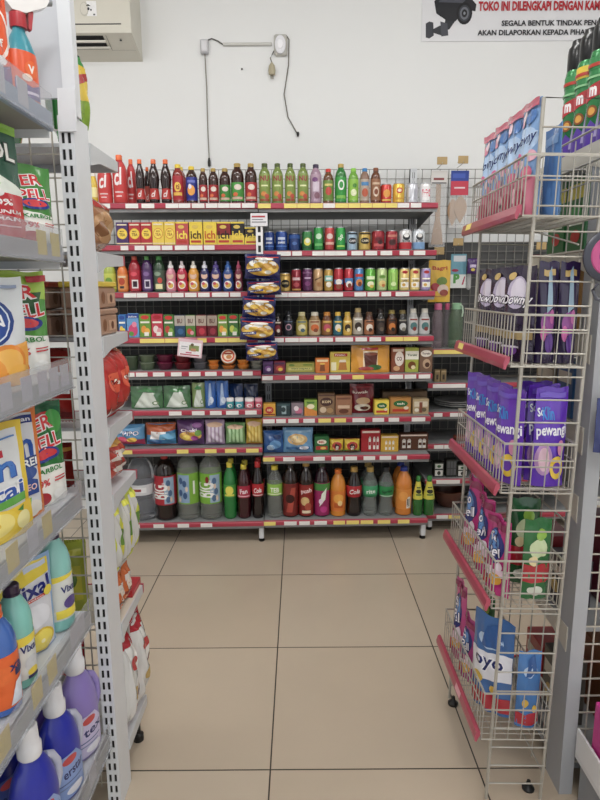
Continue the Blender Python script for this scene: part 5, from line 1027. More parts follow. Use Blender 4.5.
near_item('cleaner_pouch', 'lime green cleaner pouch behind the dark green one', 'refill pouch', pouch(.15, .21, .042, '7ab82e', (('e', .1, .7, .36, .2, '2a7a3a'), ('p', ((-.5, .1), (.5, .2), (.5, .5), (-.5, .6)), '3a8a34'), ('e', .3, .75, .12, .12, 'a8d84a')), 'stand', 94), 1.19, 1, 0.16)
spl = lambda base: (('p', ((-.5, 0), (.5, 0), (.5, .36), (-.5, .42)), 'f0efe8'), ('T', 'ER', .02, .80, .13, 'd8242c', 'f4f0f0', .5, .12), ('T', 'PELL', .05, .62, .13, 'd8242c', 'f4f0f0', .72, .1), ('e', .0, .50, .34, .07, '2a3a8a'), ('e', .0, .505, .26, .045, 'd8303a'), ('t', 'KARBOL', .04, .345, .05, '2a8a3a', .66), ('t', '99%', -.16, .23, .07, 'd03038', .36), ('r', .12, .22, .42, .235, 'c83038'), ('r', .12, .25, .42, .262, 'c83038'), ('e', -.2, .08, .18, .07, 'b82a34'), ('e', .2, .09, .14, .05, 'f4f4f0'))
near_item('cleaner_pouch', 'white footed floor cleaner pouch reading 99% at the shelf end', 'refill pouch', pouch(.115, .155, .055, '3f8a34', spl(1), 'stand', 95), 46, 1, 0.026)
# third shelf
near_item('cleaner_pouch', 'white pouch with blue disc and oranges', 'refill pouch', pouch(.165, .20, .042, 'd4dade', (('e', -.08, .6, .40, .24, '1f3f86'), ('e', -.08, .6, .35, .21, 'd8e4f0'), ('e', -.08, .6, .33, .195, '2a4f9a'), ('t', 'BE', -.14, .68, .11, 'f0f4fa', .3, .3), ('t', 'EKIN', -.06, .55, .11, 'f0f4fa', .5, .3), ('p', ((-.5, 0), (.5, 0), (.5, .40), (.1, .36), (-.5, .2)), 'f0a83a'), ('e', .18, .24, .26, .15, 'e88a1e'), ('e', .18, .24, .2, .11, 'f4b84a'), ('e', -.14, .15, .26, .15, 'ee9a24'), ('e', -.3, .3, .12, .07, '3a8a3a'), ('e', .3, .1, .18, .1, 'f2b43c'), ('r', -.1, .9, .4, .93, '8a9ab8')), 'stand', 96), 11, 2, 0.04)
near_item('cleaner_pouch', 'green floor cleaner pouch with red outlined letters on the third shelf', 'refill pouch', pouch(.14, .214, .042, '4a9a2e', (('p', ((-.5, .82), (.5, .72), (.5, 1), (-.5, 1)), 'a4cc3a'), ('p', ((-.5, .5), (.2, .55), (.4, .8), (-.5, .82)), '1f5a2a')) + spl(1) + (('r', .12, .9, .5, .96, 'c03038'),), 'stand', 97), 42, 2, 0.06)
near_item('cleaner_pouch', 'navy edged cleaner pouch at the end of the third shelf', 'refill pouch', pouch(.10, .205, .038, '1f2c70', (('p', ((-.2, .6), (.4, .7), (.4, .9), (-.2, .9)), '8a2436'), ('p', ((-.3, .1), (.3, .1), (.3, .5), (-.3, .6)), '2f7a3a'), ('e', .2, .4, .2, .1, '3a58b0'), ('e', .1, .25, .2, .1, 'd8d8e0'), ('t', 'So', .2, .42, .1, 'e8ecf4', .3)), 'stand', 98), 46, 2, 0.089)
for i, y in enumerate((1.06, 1.13, 1.19)):
    near_item('cleaner_bottle', ['first', 'second', 'third'][i] + ' blue capped bottle at the rear of the third shelf', 'bottle', bottle(.055, .215, 'squash', '3a5aa8', '8a94b8', (.1, .45, '5a7ac0'), ()), y, 2, .26)
# fourth shelf
near_item('cleaner_pouch', 'yellow edged floor cleaner pouch printed ntai with lemon', 'refill pouch', pouch(.185, .215, .042, 'e8c81e', (('p', ((-.44, .22), (.42, .22), (.42, .94), (-.44, .94)), 'dfe4e6'), ('r', -.3, .72, .2, .78, 'c8303a'), ('t', '5x', -.3, .8, .06, 'c8303a', .16), ('t', 'in', .14, .62, .2, '1f55b0', .42), ('t', 'in', .13, .63, .2, '3a7ad0', .40), ('T', 'ntai', .10, .42, .13, '2a58b0', 'f4f6f8', .62), ('p', ((-.44, .28), (.42, .30), (.42, .37), (-.44, .34)), '5aa83a'), ('p', ((-.5, 0), (.5, 0), (.5, .28), (-.5, .26)), 'ecc81e'), ('e', .02, .16, .26, .13, 'f0d030'), ('e', .02, .165, .2, .1, 'f6e27a'), ('e', .02, .165, .03, .02, 'e8c030'), ('e', .34, .14, .1, .08, 'f2e8a0'), ('p', ((.26, .24), (.36, .27), (.34, .22)), '3a8a2a'), ('r', -.1, .87, .36, .885, '5a8ac8')), 'stand', 99), 7.5, 3, 0.042)
near_item('cleaner_pouch', 'orange edged floor cleaner pouch with blue badge', 'refill pouch', pouch(.135, .225, .036, 'e07a1e', (('p', ((-.44, .04), (.42, .04), (.42, .95), (-.44, .95)), 'd8dce2'), ('r', -.44, .86, .42, .93, '2a3f86'), ('t', 'kemasan', .05, .895, .04, 'e8ecf4', .66), ('t', 'n', .24, .64, .16, '1f55b0', .26), ('p', ((-.2, .46), (.42, .46), (.42, .56), (-.2, .56)), '26407e'), ('t', 'REI', .26, .51, .07, 'f0f4fa', .3), ('e', .12, .42, .26, .06, '3a5aa0'), ('p', ((0, .22), (.36, .22), (.36, .34), (.18, .38), (0, .34)), '2f4f98'), ('t', 'DEO', .18, .29, .06, 'f0c8c0', .28), ('e', .2, .1, .2, .07, 'e8e4d8'), ('p', ((-.2, .1), (.1, .06), (.2, .2), (-.1, .22)), '6ab03a')), 'stand', 100), 35, 3, 0.042)
near_item('cleaner_pouch', 'green floor cleaner pouch with red outlined letters on the fourth shelf', 'refill pouch', pouch(.118, .22, .036, '1f7a36', (('p', ((-.5, .9), (.5, .84), (.5, 1), (-.5, 1)), '17603a'), ('r', -.2, .86, .2, .9, 'c83a34'), ('e', .3, .8, .2, .12, '3a9a3a')) + spl(1), 'stand', 101), 61, 3, 0.03)
# fifth shelf
o = near_item('cleaner_bottle', 'blue cleaner bottle with orange cap and orange label', 'bottle', bottle(.07, .20, 'pet', '3a68b8', 'f06a1e', (.08, .58, 'e8641e'), (('p', ((-.5, .3), (.5, .36), (.5, .44), (-.5, .5)), 'e86a22'), ('t', 'xal', .2, .46, .09, '1a2a6a', .5), ('p', ((-.1, .10), (.3, .10), (.4, .34), (.1, .3)), 'd8e0ec'), ('r', .1, .36, .5, .42, '1c2c60'))), 5.5, 4, 0.045)
near_item('porcelain_cleaner_bottle', 'aqua bottle with dark purple cap beside the white pouch', 'bottle', bottle(.064, .205, 'pet', '7ac4b8', '32203c', (.10, .52, 'd8dcd8'), (('p', ((-.5, .42), (.5, .46), (.5, .52), (-.5, .52)), 'e8d428'), ('t', 'Vixal', .04, .40, .075, '1f2a72', .6), ('e', .1, .24, .26, .08, 'c8ccd0'), ('e', .1, .16, .2, .04, 'e8cc30'), ('r', -.1, .1, .3, .13, '3a3a6a'))), 26, 4, 0.045)
near_item('porcelain_cleaner_pouch', 'white and yellow cleaner pouch printed Vixal with lemon slice', 'refill pouch', pouch(.135, .205, .042, '8ab0dc', (('p', ((-.46, .02), (.44, .02), (.44, .96), (-.46, .96)), 'dadce4'), ('p', ((-.46, .70), (.44, .80), (.44, .96), (-.46, .96)), 'ecd41e'), ('p', ((.0, .86), (.4, .90), (.4, .95), (.0, .92)), 'c8d4e8'), ('p', ((-.46, .70), (-.2, .72), (-.1, .80), (-.46, .82)), 'f0dc3a'), ('t', 'Vixal', .04, .68, .17, '1f2a80', .78, .08), ('p', ((-.3, .54), (.3, .575), (.3, .605), (-.3, .57)), 'd84a34'), ('t', 'porselen', .02, .575, .022, 'f4ecec', .5, .06), ('e', .1, .40, .26, .12, 'e6e8f0'), ('e', .12, .14, .27, .12, 'e0bc20'), ('e', .12, .14, .23, .10, 'f2dc4a'), ('e', .12, .14, .04, .02, 'f8ecb0'), ('e', .36, .62, .09, .05, 'e8d428')), 'stand', 102), 48, 4, 0.045)
near_item('porcelain_cleaner_bottle', 'tall aqua bottle at the end of the fifth shelf', 'bottle', bottle(.074, .235, 'pet', '86c8c0', '32203c', (.12, .56, 'd8dcd8'), (('p', ((-.5, .5), (.5, .54), (.5, .56), (-.5, .56)), 'e8d428'), ('t', 'Vixal', .08, .42, .07, '1f2a72', .6), ('r', -.4, .14, .4, .22, 'e8d428'), ('e', .1, .28, .26, .06, '5a4a8a'))), 68, 4, 0.05)
near_item('porcelain_cleaner_bottle', 'second tall aqua bottle behind the white pouch', 'bottle', bottle(.074, .235, 'pet', '86c8c0', '32203c', (.12, .56, 'd8dcd8'), (('p', ((-.5, .5), (.5, .54), (.5, .56), (-.5, .56)), 'e8d428'), ('t', 'Vixal', .08, .42, .07, '1f2a72', .6), ('r', -.4, .14, .4, .22, 'e8d428'), ('e', .1, .28, .26, .06, '5a4a8a'))), 1.18, 4, 0.14)
# bottom shelf: handled detergent jugs
def jug(c1, c2, lab, txt, H=.29):
    out = []
    m = MB(); n = 32
    prof = [(.046, 0), (.054, .006), (.056, .03), (.056, .12), (.052, .15), (.042, .185), (.03, .205), (.024, .213), (.021, .222)]
    k = H / .29
    m.lathe([(r, z * k) for r, z in prof], PL(c1), n, sy=.62); out.append(('jug_body', m.mesh('jug_body'), None))
    m = MB(); m.tube([(.034, 0, .19 * k), (.050, 0, .18 * k), (.062, 0, .155 * k), (.063, 0, .12 * k), (.053, 0, .095 * k)], .0095, PL(c2), 12); out.append(('handle', m.mesh('handle'), None))
    m = MB()
    def S_(u, v, e):
        a_ = u / .056; r_ = .0572 + e; return (r_ * math.sin(a_), -r_ * math.cos(a_) * .62 - .0003, v)
    P = Print(m, S_, .01); P.poly([(-.05, .012), (.05, .012), (.05, .085), (.02, .118), (-.03, .118), (-.05, .10)], lab); P.text(txt, .012, .075, .020, '2a2f6a', .062, .02, .12); P.ell(.0, .104, .02, .01, 'c84a4a'); P.rect(-.03, .05, .035, .053, '5a6a9a'); P.rect(-.03, .04, .025, .043, '7a8ab0'); P.ell(.01, .028, .025, .01, 'e8e8f0'); out.append(('front_label', m.mesh('front_label'), None))
    m = MB(); m.lathe([(.022, .218 * k), (.024, .222 * k), (.024, .245 * k), (.0205, .25 * k), (.019, .287 * k), (.016, H)], M('e6e6ea', .2, coat=.3), 24); out.append(('cap', m.mesh('cap'), None))
    return out
near_item('detergent_jug', 'lilac detergent jug with white cap at the bottom shelf end', 'jug', jug('8a78c0', '9484c8', 'c8c0e0', 'tex', .30), 1.31, 5, 0.05)
near_item('detergent_jug', 'royal blue detergent jug beside the lilac one', 'jug', jug('2430a8', 'b8bcd0', '8aa4d8', 'erstar', .28), 1.185, 5, 0.05)
near_item('detergent_jug', 'royal blue detergent jug lowest in the corner', 'jug', jug('2430a8', 'b8bcd0', '8aa4d8', 'erstar', .28), 1.06, 5, 0.05)
near_item('detergent_jug', 'violet detergent jug with shade in its colour, behind the lilac one', 'jug', jug('4a3a8a', '4a3a8a', '6a5a9a', 'tex', .30), 1.25, 5, 0.15)  # darker copy of the lilac jug, shade painted into body and label
near_item('detergent_jug', 'navy detergent jug with shade in its colour, behind the royal blue ones', 'jug', jug('1c2478', '1c2478', '4a5a9a', 'erstar', .30), 1.12, 5, 0.155)  # darker copy of the blue jugs, rear shade put into its colours

# ================================================================== RIGHT WIRE RACK
LEAN = R(1.25)
rack = empty('wire_basket_rack', 'slim white wire rack with five baskets facing the aisle', 'wire rack', (.490, 1.385, 0), 0, None, 0, LEAN)
RW = M('aaa59a', .3, metal=.25)
RD = .40; RWD = .145; RH = 1.765
def wire(mb, a_, b_, r=.002): return mb.tube([a_, b_], r * .88, RW, 6)
for nm, y in (('near', 0), ('far', RD)):
    m = MB(); m.tube([(0, y, .02), (0, y, RH), (RWD, y, RH), (RWD, y, .02)], .0045, RW, 8)
    z = .07
    k = 0
    while z < RH - .02:
        wire(m, (0, y - .004, z), (RWD, y - .004, z), .0024); z += .0545
    m.build('side_frame', rack)
m = MB()
for z in (.10, .8, 1.45, 1.72): wire(m, (RWD, 0, z), (RWD, RD, z), .003)
for z in (1.50, 1.66): m.tube([(RWD * .72, .0, z - .04), (RWD * 1.0, RD * .9, z + .02)], .0022, RW)
for k in range(1, 5): wire(m, (RWD + .002, RD * k / 5, .08), (RWD + .002, RD * k / 5, RH - .05), .002)
m.build('rear_lattice', rack)
for x, y in ((.012, RD - .006), (RWD - .012, .05), (RWD - .012, RD - .006)):
    if True: MB().lathe([(.016, 0), (.017, .008), (.010, .014), (.007, .018), (.005, .03)], BLACK, 14, cx=x, cy=y).build('foot', rack)
BASK = [(1.518, 1.645), (1.185, 1.303), (.882, 1.003), (.583, .708), (.215, .347)]
for bi, (zb, zt) in enumerate(BASK):
    m = MB(); x0, x1, y0, y1 = -.032, RWD - .008, -.02, RD - .01
    def loop(z, o_=0.0): return [(x0 + o_, y0 + o_, z), (x1 - o_, y0 + o_, z), (x1 - o_, y1 - o_, z), (x0 + o_, y1 - o_, z)]
    m.tube(loop(zt), .003, RW, 6, True); m.tube(loop(zb), .0024, RW, 6, True)
    m.tube(loop((zb + zt) / 2 + .02), .0018, RW, 6, True)
    n = 19
    for k in range(n + 1):
        y = y0 + (y1 - y0) * k / n
        for x in (x0, x1): wire(m, (x, y, zb), (x, y, zt), .0016)
        wire(m, (x0, y, zb), (x1, y, zb), .0014)
    for k in range(1, 5):
        x = x0 + (x1 - x0) * k / 5
        for y in (y0, y1): wire(m, (x, y, zb), (x, y, zt), .0016)
        wire(m, (x, y0, zb), (x, y1, zb), .0014)
    bo = m.build('basket', rack)
    r = MB(); zz = zb + .012
    sl = [(-.036, zz + .010), (-.040, zz + .012), (-.046, zz + .008), (-.050, zz - .008), (-.049, zz - .018), (-.044, zz - .020), (-.040, zz - .008), (-.036, zz - .002)]
    n_ = len(sl); vs = [(a_, y0 + .0, b_) for a_, b_ in sl] + [(a_, y1 + .03, b_) for a_, b_ in sl]
    r.add(vs, [tuple(range(n_)), tuple(range(2 * n_ - 1, n_ - 1, -1))] + [(i, n_ + i, n_ + (i + 1) % n_, (i + 1) % n_) for i in range(n_)], M('a83f55', .28, coat=.4))
    r.build('price_rail', bo, fix=True)['label'] = 'glossy red price rail'
    if bi in (0, 4, 1):
        yt_ = (.33, .33, 0, 0, .13)[bi]
        t = MB(); t.add([(-.0465, yt_, zz + .0082), (-.0465, yt_ + .05, zz + .0082), (-.0505, yt_ + .05, zz - .0080), (-.0505, yt_, zz - .0080)], [(0, 3, 2, 1)], TAGY if bi != 4 else M('e8a8b4', .5)); t.build('price_tag', bo)
GR = 'pouches in the wire basket rack'
RT = Matrix.Translation((.490, 1.385, 0)) @ Matrix.Rotation(LEAN, 4, 'Y')
def rp(x, y, z): return tuple(RT @ Vector((x, y, z)))
def rack_item(name, label, cat, parts, x, y, z, rz=-math.pi / 2, rx=0.0, ry=0.0): return put(name, label, cat, parts, rp(x, y, z + .004), rz, GR, rx, ry)
dn = lambda base: (('p', ((-.5, 0), (.5, 0), (.5, .34), (-.5, .38)), 'c87086'), ('e', .0, .66, .48, .13, 'a8c4e6'), ('T', 'Downy', .0, .67, .13, '1a2f6a', 'b8d0ec', .9, .06, .25), ('e', -.25, .84, .16, .05, 'd88aa0'), ('e', .2, .86, .2, .06, '4a78b8'), ('e', .36, .52, .12, .05, 'e0a8b8'), ('e', -.1, .52, .1, .05, 'c8608a'), ('e', .1, .46, .08, .04, 'e8d0dc'), ('e', -.1, .88, .1, .05, 'e8c8d4'), ('e', -.3, .4, .12, .05, 'e8d8e4'), ('e', .3, .38, .14, .06, 'd86a8a'), ('e', -.2, .2, .16, .07, 'e8a8b8'), ('e', .15, .18, .18, .08, 'a83050'), ('p', ((-.5, .93), (.5, .93), (.5, 1), (-.5, 1)), 'c05a70'))
order = ['nearest', 'second', 'third', 'farthest']
for i, y in enumerate((.06, .153, .246, .339)):
    rack_item('softener_pouch', order[i] + ' blue and pink softener pouch in the top basket', 'refill pouch', pouch(.091, .25, .05, '7ea6d8', dn(0), 'stand', 111 + i), .004, y, BASK[0][0], rz=-1.5)
rack_item('softener_pouch', 'plain blue pouch behind the front row of the top basket', 'refill pouch', pouch(.09, .20, .04, '5a86bc', (('r', -.4, .8, .4, .9, '8ab0d8'),), 'stand', 115), .058, .06, BASK[0][0])
dk = (('p', ((-.5, .0), (.5, 0), (.5, .4), (-.5, .4)), '241632'), ('e', .0, .72, .34, .17, 'b8acc8'), ('e', .03, .74, .24, .13, 'd8d0e0'), ('T', 'Downy', .0, .64, .13, 'f4f0f8', '1a1024', .94, 0, .25), ('p', ((-.5, .24), (.5, .24), (.5, .32), (-.5, .32)), 'a08a5a'), ('e', .0, .12, .2, .06, '6a3a8a'), ('e', -.2, .9, .12, .04, 'c8a860'), ('r', -.3, .15, .3, .17, 'c8c0d0'))
for i, y in enumerate((.068, .182, .296)):
    rack_item('softener_pouch', order[min(i, 1) if i < 2 else 3] + ' dark purple softener pouch in the second basket', 'refill pouch', pouch(.106, .225, .05, '2a1c3a', dk, 'stand', 121 + i), .012, y, BASK[1][0], rz=-1.2)
dkf = (('e', .0, .4, .34, .12, '8a3a8a'), ('e', -.2, .3, .14, .08, 'c85aa0'), ('e', .2, .46, .12, .07, 'b85a9a'), ('e', .1, .2, .2, .1, '5a2a8a'), ('r', -.3, .86, .3, .92, 'b89a5a'), ('p', ((-.1, .5), (.2, .55), (.1, .95), (-.05, .9)), '8aa4b8'))
for i, (x, y) in enumerate([(.062, .032), (.112, .034), (.10, .12)]):
    rack_item('softener_pouch', ['first', 'second', 'third'][i] + ' black and violet pouch turned to the rack end in the second basket', 'refill pouch', pouch(.046, .235, .034, '281a40', dkf, 'stand', 125 + i), x, y, BASK[1][0], rz=0)
kp = (('t', 'So', -.34, .76, .09, 'e8ecf4', .2, .1), ('t', 'Klin', -.12, .74, .13, '2a8ae0', .34, .1), ('t', 'pewangi', .02, .56, .14, 'f4f0fa', .92, .06), ('e', -.2, .28, .26, .16, 'b88ac0'), ('e', -.2, .28, .16, .12, 'e0b8c8'), ('e', .2, .2, .22, .12, 'e4c020'), ('e', .2, .2, .12, .06, '6a3aa8'), ('r', -.4, .9, .4, .95, '6a4ac0'), ('e', .3, .4, .1, .08, 'd88ab0'))
for i, y in enumerate((.062, .15, .238, .326)):
    rack_item('fabric_freshener_pouch', order[i] + ' violet freshener pouch facing the aisle in the third basket', 'refill pouch', pouch(.098, .236, .036, '6634b4', kp, 'stand', 131 + i), .008, y, BASK[2][0], rz=-1.18)
for i, (x, y) in enumerate([(.096, .032), (.096, .078), (.096, .124)]):
    rack_item('fabric_freshener_pouch', ['first', 'second', 'third'][i] + ' violet freshener pouch facing the rack end in the third basket', 'refill pouch', pouch(.078, .245, .034, '5e2cb4', kp, 'stand', 135 + i), x, y, BASK[2][0], rz=0)
pk = (('e', .0, .62, .38, .22, '2a2f7a'), ('e', -.05, .64, .3, .16, '5a8ac8'), ('T', 'So', -.08, .72, .12, 'f4f0f8', '23286a', .34, .15), ('T', 'Pell', .06, .56, .12, 'f4f0f8', '23286a', .5, .15), ('p', ((-.5, .2), (.5, .26), (.5, .36), (-.5, .32)), 'e8c8d8'), ('e', .2, .22, .2, .08, 'e8a82a'), ('e', -.2, .14, .2, .08, 'c82a30'), ('p', ((-.5, .9), (.5, .86), (.5, .95), (-.5, .97)), '8a1a50'), ('e', .3, .4, .1, .06, 'f0e0ec'))
for i, (x, y, h, rz) in enumerate([(.0, .07, .20, -1.35), (.0, .185, .215, -1.5), (.0, .298, .235, -1.5)]):
    rack_item('detergent_pouch', ['nearest', 'middle', 'farthest'][i] + ' magenta detergent pouch in the fourth basket', 'refill pouch', pouch(.104, h, .05, 'c42a80', pk, 'stand', 141 + i, crumple=1.8), x + .01, y, BASK[3][0], rz=rz)
gk = (('p', ((-.5, .22), (.5, .22), (.5, .44), (-.5, .44)), 'b82030'), ('e', .0, .64, .34, .12, 'c8d8a8'), ('e', .1, .8, .2, .07, '8ab83a'), ('e', -.1, .12, .26, .06, 'd8e0d0'), ('e', -.2, .5, .16, .06, 'e8d8a0'))
rack_item('detergent_pouch', 'green detergent pouch with red band at the rack end', 'refill pouch', pouch(.074, .21, .04, '1f6a34', gk, 'stand', 145, crumple=1.5), .092, .036, BASK[3][0], rz=.15)
rack_item('detergent_pouch', 'dark green detergent pouch behind the red-banded one', 'refill pouch', pouch(.074, .235, .04, '1a5a2e', gk, 'stand', 146), .092, .12, BASK[3][0], rz=-.1)
rack_item('detergent_pouch', 'slim pink detergent pouch at the far end of the lowest basket', 'refill pouch', pouch(.09, .25, .05, 'c8488a', pk, 'stand', 147, crumple=1.6), .006, .338, BASK[4][0], rz=-1.5)
rack_item('detergent_pouch', 'green detergent pouch between the pink ones in the lowest basket', 'refill pouch', pouch(.09, .23, .04, '2a6a3a', gk, 'stand', 148), .08, .31, BASK[4][0], rz=-1.5)
rack_item('detergent_pouch', 'short magenta pouch leaning in the middle of the lowest basket', 'refill pouch', pouch(.088, .19, .05, 'b83a8a', pk, 'stand', 149, crumple=1.5), .006, .235, BASK[4][0], rz=-1.5)
oy = (('p', ((-.5, .3), (.5, .38), (.5, .66), (-.5, .6)), 'e4e4ec'), ('T', 'oyo', .0, .5, .14, '1f2a6a', 'f4f4f8', .7, .05), ('p', ((-.5, .04), (.5, .04), (.5, .2), (-.5, .2)), 'b82838'), ('e', .0, .75, .3, .08, 'b0cce8'), ('e', .2, .26, .1, .05, 'e8c03a'), ('p', ((-.2, .68), (.3, .7), (.2, .95), (-.1, .9)), '2a5a9a'), ('e', -.2, .34, .14, .05, 'e0b83a'))
rack_item('detergent_pouch', 'large blue detergent pouch printed oyo in the lowest basket', 'refill pouch', pouch(.128, .27, .06, '3a6aa8', oy, 'stand', 150, crumple=1.4), .028, .105, BASK[4][0], rz=-.95)
rack_item('detergent_pouch', 'blue detergent pouch with red foot at the rack end', 'refill pouch', pouch(.062, .215, .04, '3f78b8', oy[2:], 'stand', 151, crumple=1.4), .102, .034, BASK[4][0], rz=.05)

# ================================================================== RIGHT END UNIT
XR = .70; YR = 1.42
rend = empty('end_shelf_unit', 'grey steel end shelf unit standing behind the wire rack', 'shelf unit', (XR, YR, 0))
GP = M('a2a4a8', .4, noise=.05, bscale=6)
m = MB(); m.box(0, .035, -.004, .085, 0, 1.687, GP); m.build('end_post', rend)
m = MB(); x = .06
while x < .8: m.box(x - .0018, x + .0018, .0, .003, .05, 1.9, WIRE); x += .05
z = .10
while z < 1.9: m.box(.035, .8, -.003, 0, z - .0018, z + .0018, WIRE); z += .05
m.build('mesh_back', rend)
for i, z in enumerate(END_Z):
    y1 = .42
    m = MB(); m.box(0.002, .80, .02, y1, z - .012, z, GREY_STEEL); m.box(0.002, .80, y1 - .012, y1, z - .05 if i < 6 else .06, z - .012, GREY_STEEL)
    if i < 6: m.prism([(.02, z), (y1, z), (y1, z - .035), (.10, z - .05), (.02, z - .07)], -.002, .004, M('c6bfb0', .4))
    else: m.box(.002, .8, .02, y1 - .012, .06, .075, GREY_STEEL)
    s_ = m.build('shelf', rend)
    m = MB(); m.prism([(y1, z - .035), (y1 + .01, z - .03), (y1 + .012, z + .002), (y1 + .002, z + .004)], -.002, .79, RAIL); m.build('price_rail', s_, fix=True)
# near side shelves, the pink box in its white tray
for z in (.20, .50, .76, 1.02, 1.28):
    pass
for xx in (.02, .7): MB().lathe([(.016, 0), (.016, .02), (.008, .025), (.008, .062)], BLACK, 14, cx=xx, cy=.3).build('foot', rend)
GX = 'goods on the grey end shelf unit'
def rend_item(name, label, cat, parts, x, y, z, rz=-math.pi / 2, group=GX): return put(name, label, cat, parts, (XR + x, YR + y, z + .001), rz, group)
def spray(lab2):
    W, H = .064, .292; r = W / 2
    b = MB(); b.lathe([(.9 * r, 0), (r, .004), (r, .205), (.95 * r, .215), (.8 * r, .225)], M('2f8a4a', .25, metal=.3, coat=.4), 28)
    def S_(u, v, e):
        a_ = u / r; rr = r + .0005 + e; return (rr * math.sin(a_), -rr * math.cos(a_), v)
    P = Print(b, S_, .009); P.rect(-.05, .175, .05, .203, 'e8c81e' if lab2 else '2f8a4a'); P.poly([(-.03, .10), (.03, .118), (.03, .15), (-.03, .132)], 'c0202c'); P.text('m', .0, .125, .022, 'f4ecec', .02, .05); P.ell(.0, .08, .014, .014, '8a4a1a'); P.ell(0, .08, .009, .009, 'e0a03a'); P.poly([(-.04, .0), (.04, .0), (.04, .02), (.0, .06), (-.02, .03)], '5a3aa0'); P.rect(-.03, .18, .03, .188, 'c03a2a'); P.rect(-.05, .155, .05, .16, '8ac48a'); P.poly([(.01, .02), (.02, .02), (.024, .09), (.018, .09)], 'b8a8d8')
    c = MB(); c.lathe([(.86 * r, .214), (.92 * r, .218), (.92 * r, .262), (.86 * r, .275), (.7 * r, .280), (.62 * r, H), (.3 * r, H)], PL('17181a'), 28)
    return [('spray_can_body', b.mesh('spray_can_body'), None), ('cap', c.mesh('cap'), None)]
for i, (x, y) in enumerate([(.038, .285), (.038, .216), (.038, .147), (.038, .079), (.107, .33), (.107, .26), (.107, .19)]):
    rend_item('spray_can', ['farthest green spray can with black cap at the shelf edge', 'green spray can with yellow band, second at the shelf edge', 'third green spray can at the shelf edge', 'nearest green spray can above the grey post', 'green spray can in the inner row, farthest', 'green spray can in the inner row, middle', 'green spray can in the inner row, nearest'][i], 'spray can', spray(i in (1, 5)), x, y, END_Z[0], rz=-1.1, group='green spray cans on top of the end unit')
for i, (x, y) in enumerate([(.05, .33), (.05, .21), (.15, .3)]):
    rend_item('coil_box', ['green coil box under the spray cans', 'second green coil box nearer the post', 'green coil box deeper on the shelf'][i], 'box', carton(.11, .05, .19, '1f6a34', (('r', -.5, .7, .5, .9, 'c8b828'), ('e', 0, .5, .3, .12, '3a9a4a'), ('e', .05, .2, .24, .09, 'b8281e'), ('r', -.4, .35, .4, .38, 'd8e0c8'))), x, y, END_Z[1])
for i, (x, y, z_, c, W, H, nm) in enumerate([(.05, .32, 2, '3a2a50', .12, .15, 'dark violet carton behind the second basket'), (.05, .18, 2, 'a87a3a', .11, .16, 'golden carton near the grey post'), (.05, .30, 3, '8a7a60', .13, .14, 'tan carton behind the third basket'), (.05, .17, 3, '2a5a8a', .10, .15, 'blue carton near the grey post'), (.05, .31, 4, '4a4238', .12, .13, 'dark brown carton above the fourth basket'), (.05, .19, 4, '6a6458', .10, .12, 'grey brown carton near the grey post'), (.06, .30, 5, '8a2a30', .13, .16, 'maroon carton behind the fourth basket'), (.06, .16, 5, '2a2430', .10, .14, 'black carton near the grey post'), (.06, .27, 6, 'a82a2a', .12, .17, 'red carton behind the lowest basket'), (.06, .145, 6, '4a4640', .10, .2, 'dark grey carton on the base near the grey post')]):
    rend_item('goods_carton', nm, 'carton', carton(W, .08, H, c, (('r', -.4, .6, .4, .8, 'c8c0b0'), ('e', 0, .35, .25, .15, 'b89a4a'))), x, y, END_Z[z_])
for i, (x, y, z_, c, W, H, nm) in enumerate([(.20, .20, 2, '3a2a2a', .12, .13, 'dark brown carton seen through the mesh, highest'), (.20, .20, 3, '5a2a34', .12, .14, 'wine red carton seen through the mesh'), (.20, .20, 4, '2a2c30', .12, .11, 'charcoal carton seen through the mesh'), (.20, .20, 5, '6a1e34', .12, .24, 'crimson carton seen through the mesh'), (.21, .16, 6, '7a4a24', .12, .22, 'orange brown carton seen through the mesh, lowest')]):
    rend_item('goods_carton', nm, 'carton', carton(W, .12, H, c, (('r', -.4, .6, .4, .8, 'a8a090'), ('e', 0, .35, .25, .15, '8a6a44'))), x, y, END_Z[z_], rz=0)
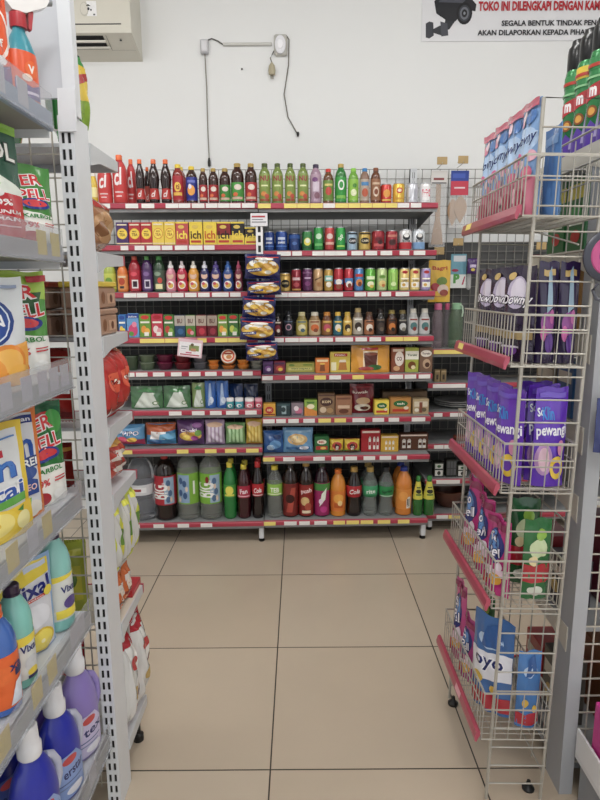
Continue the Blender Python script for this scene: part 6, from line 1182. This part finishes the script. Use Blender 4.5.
# near side tray at the bottom right corner
o = empty('shelf_tray', 'white tray shelf at the foot of the grey end unit', 'tray shelf', (XR + .028, YR - .012, 0))
m = MB(); m.box(0, .7, -.36, -.006, .13, .145, M('d4d4d6', .35)); m.box(0, .006, -.36, -.006, .145, .215, M('dcdcde', .35)); m.box(0, .7, -.366, -.36, .05, .17, M('d4d4d6', .35)); m.build('tray', o)
m = MB(); m.box(0.01, .7, -.34, -.02, 0, .13, M('8c8e92', .5)); m.build('plinth', o)
vb = (('p', ((-.5, .86), (.5, .78), (.5, .96), (-.5, 1)), 'e8cc20'), ('p', ((-.5, .68), (.5, .60), (.5, .78), (-.5, .86)), '25337e'), ('t', 'oxi ACTION', 0, .73, .06, 'e8ecf4', .8, -.05), ('T', 'Van', -.08, .42, .18, 'f4f0f8', '3a2a80', .7, .1), ('e', .2, .2, .26, .12, 'e880b8'), ('r', -.4, .06, .4, .12, 'f0d0e4'))
for i, (x, y) in enumerate([(.062, -.09), (.168, -.09)]):
    put('stain_remover_box', ['pink stain remover box with yellow top in the white tray', 'second pink stain remover box, deeper in the tray'][i], 'box', carton(.10, .06, .19, 'c8308a', vb), (XR + .028 + x, YR - .012 + y, .146), 0, 'pink boxes in the white tray')
# round hanging pack and navy pack beside the post
u_ = on_x(599, 256, XR + .045)
o = empty('hanging_pack', 'round dark hanging pack with pink disc beside the grey post', 'hanging pack', on_y(609, 256, 1.37))
m = MB(); m.lathe([(.05, -.006), (.058, -.002), (.058, .004), (.05, .008)], M('3a3c48', .3), 32); q = m.build('round_shell', o); q.rotation_euler.x = R(90)
m = MB(); m.lathe([(.044, 0), (.042, .0025)], M('b84a80', .3), 32); m.lathe([(.026, .0025), (.024, .004)], M('2a2f70', .3), 28); q = m.build('pink_disc', o, (0, -.008, 0)); q.rotation_euler.x = R(90)
m = MB(); m.tube([(0, .04 - .0, .055), (0, .0, .075), (0, 0, .055)], .002, WIRE); m.build('hook_loop', o)
m = MB(); m.tube([(-.02, 0, -.06), (-.03, 0, -.075), (-.02, 0, -.095), (0, 0, -.10), (.02, 0, -.095), (.03, 0, -.075), (.02, 0, -.06)], .004, M('5a5c66', .3)); m.build('handle_ring', o)
u_ = on_x(598, 410, XR + .045)
put('brush_pack', 'navy rounded pack hanging below the round pink one', 'hanging pack', pouch(.09, .13, .03, '1c2a66', (('r', -.3, .4, .3, .5, 'e8ecf4'), ('e', 0, .7, .3, .12, '2c3f8a')), 'stand', 161), on_y(612, 452, 1.37), 0)
print('objects', len(bpy.data.objects))
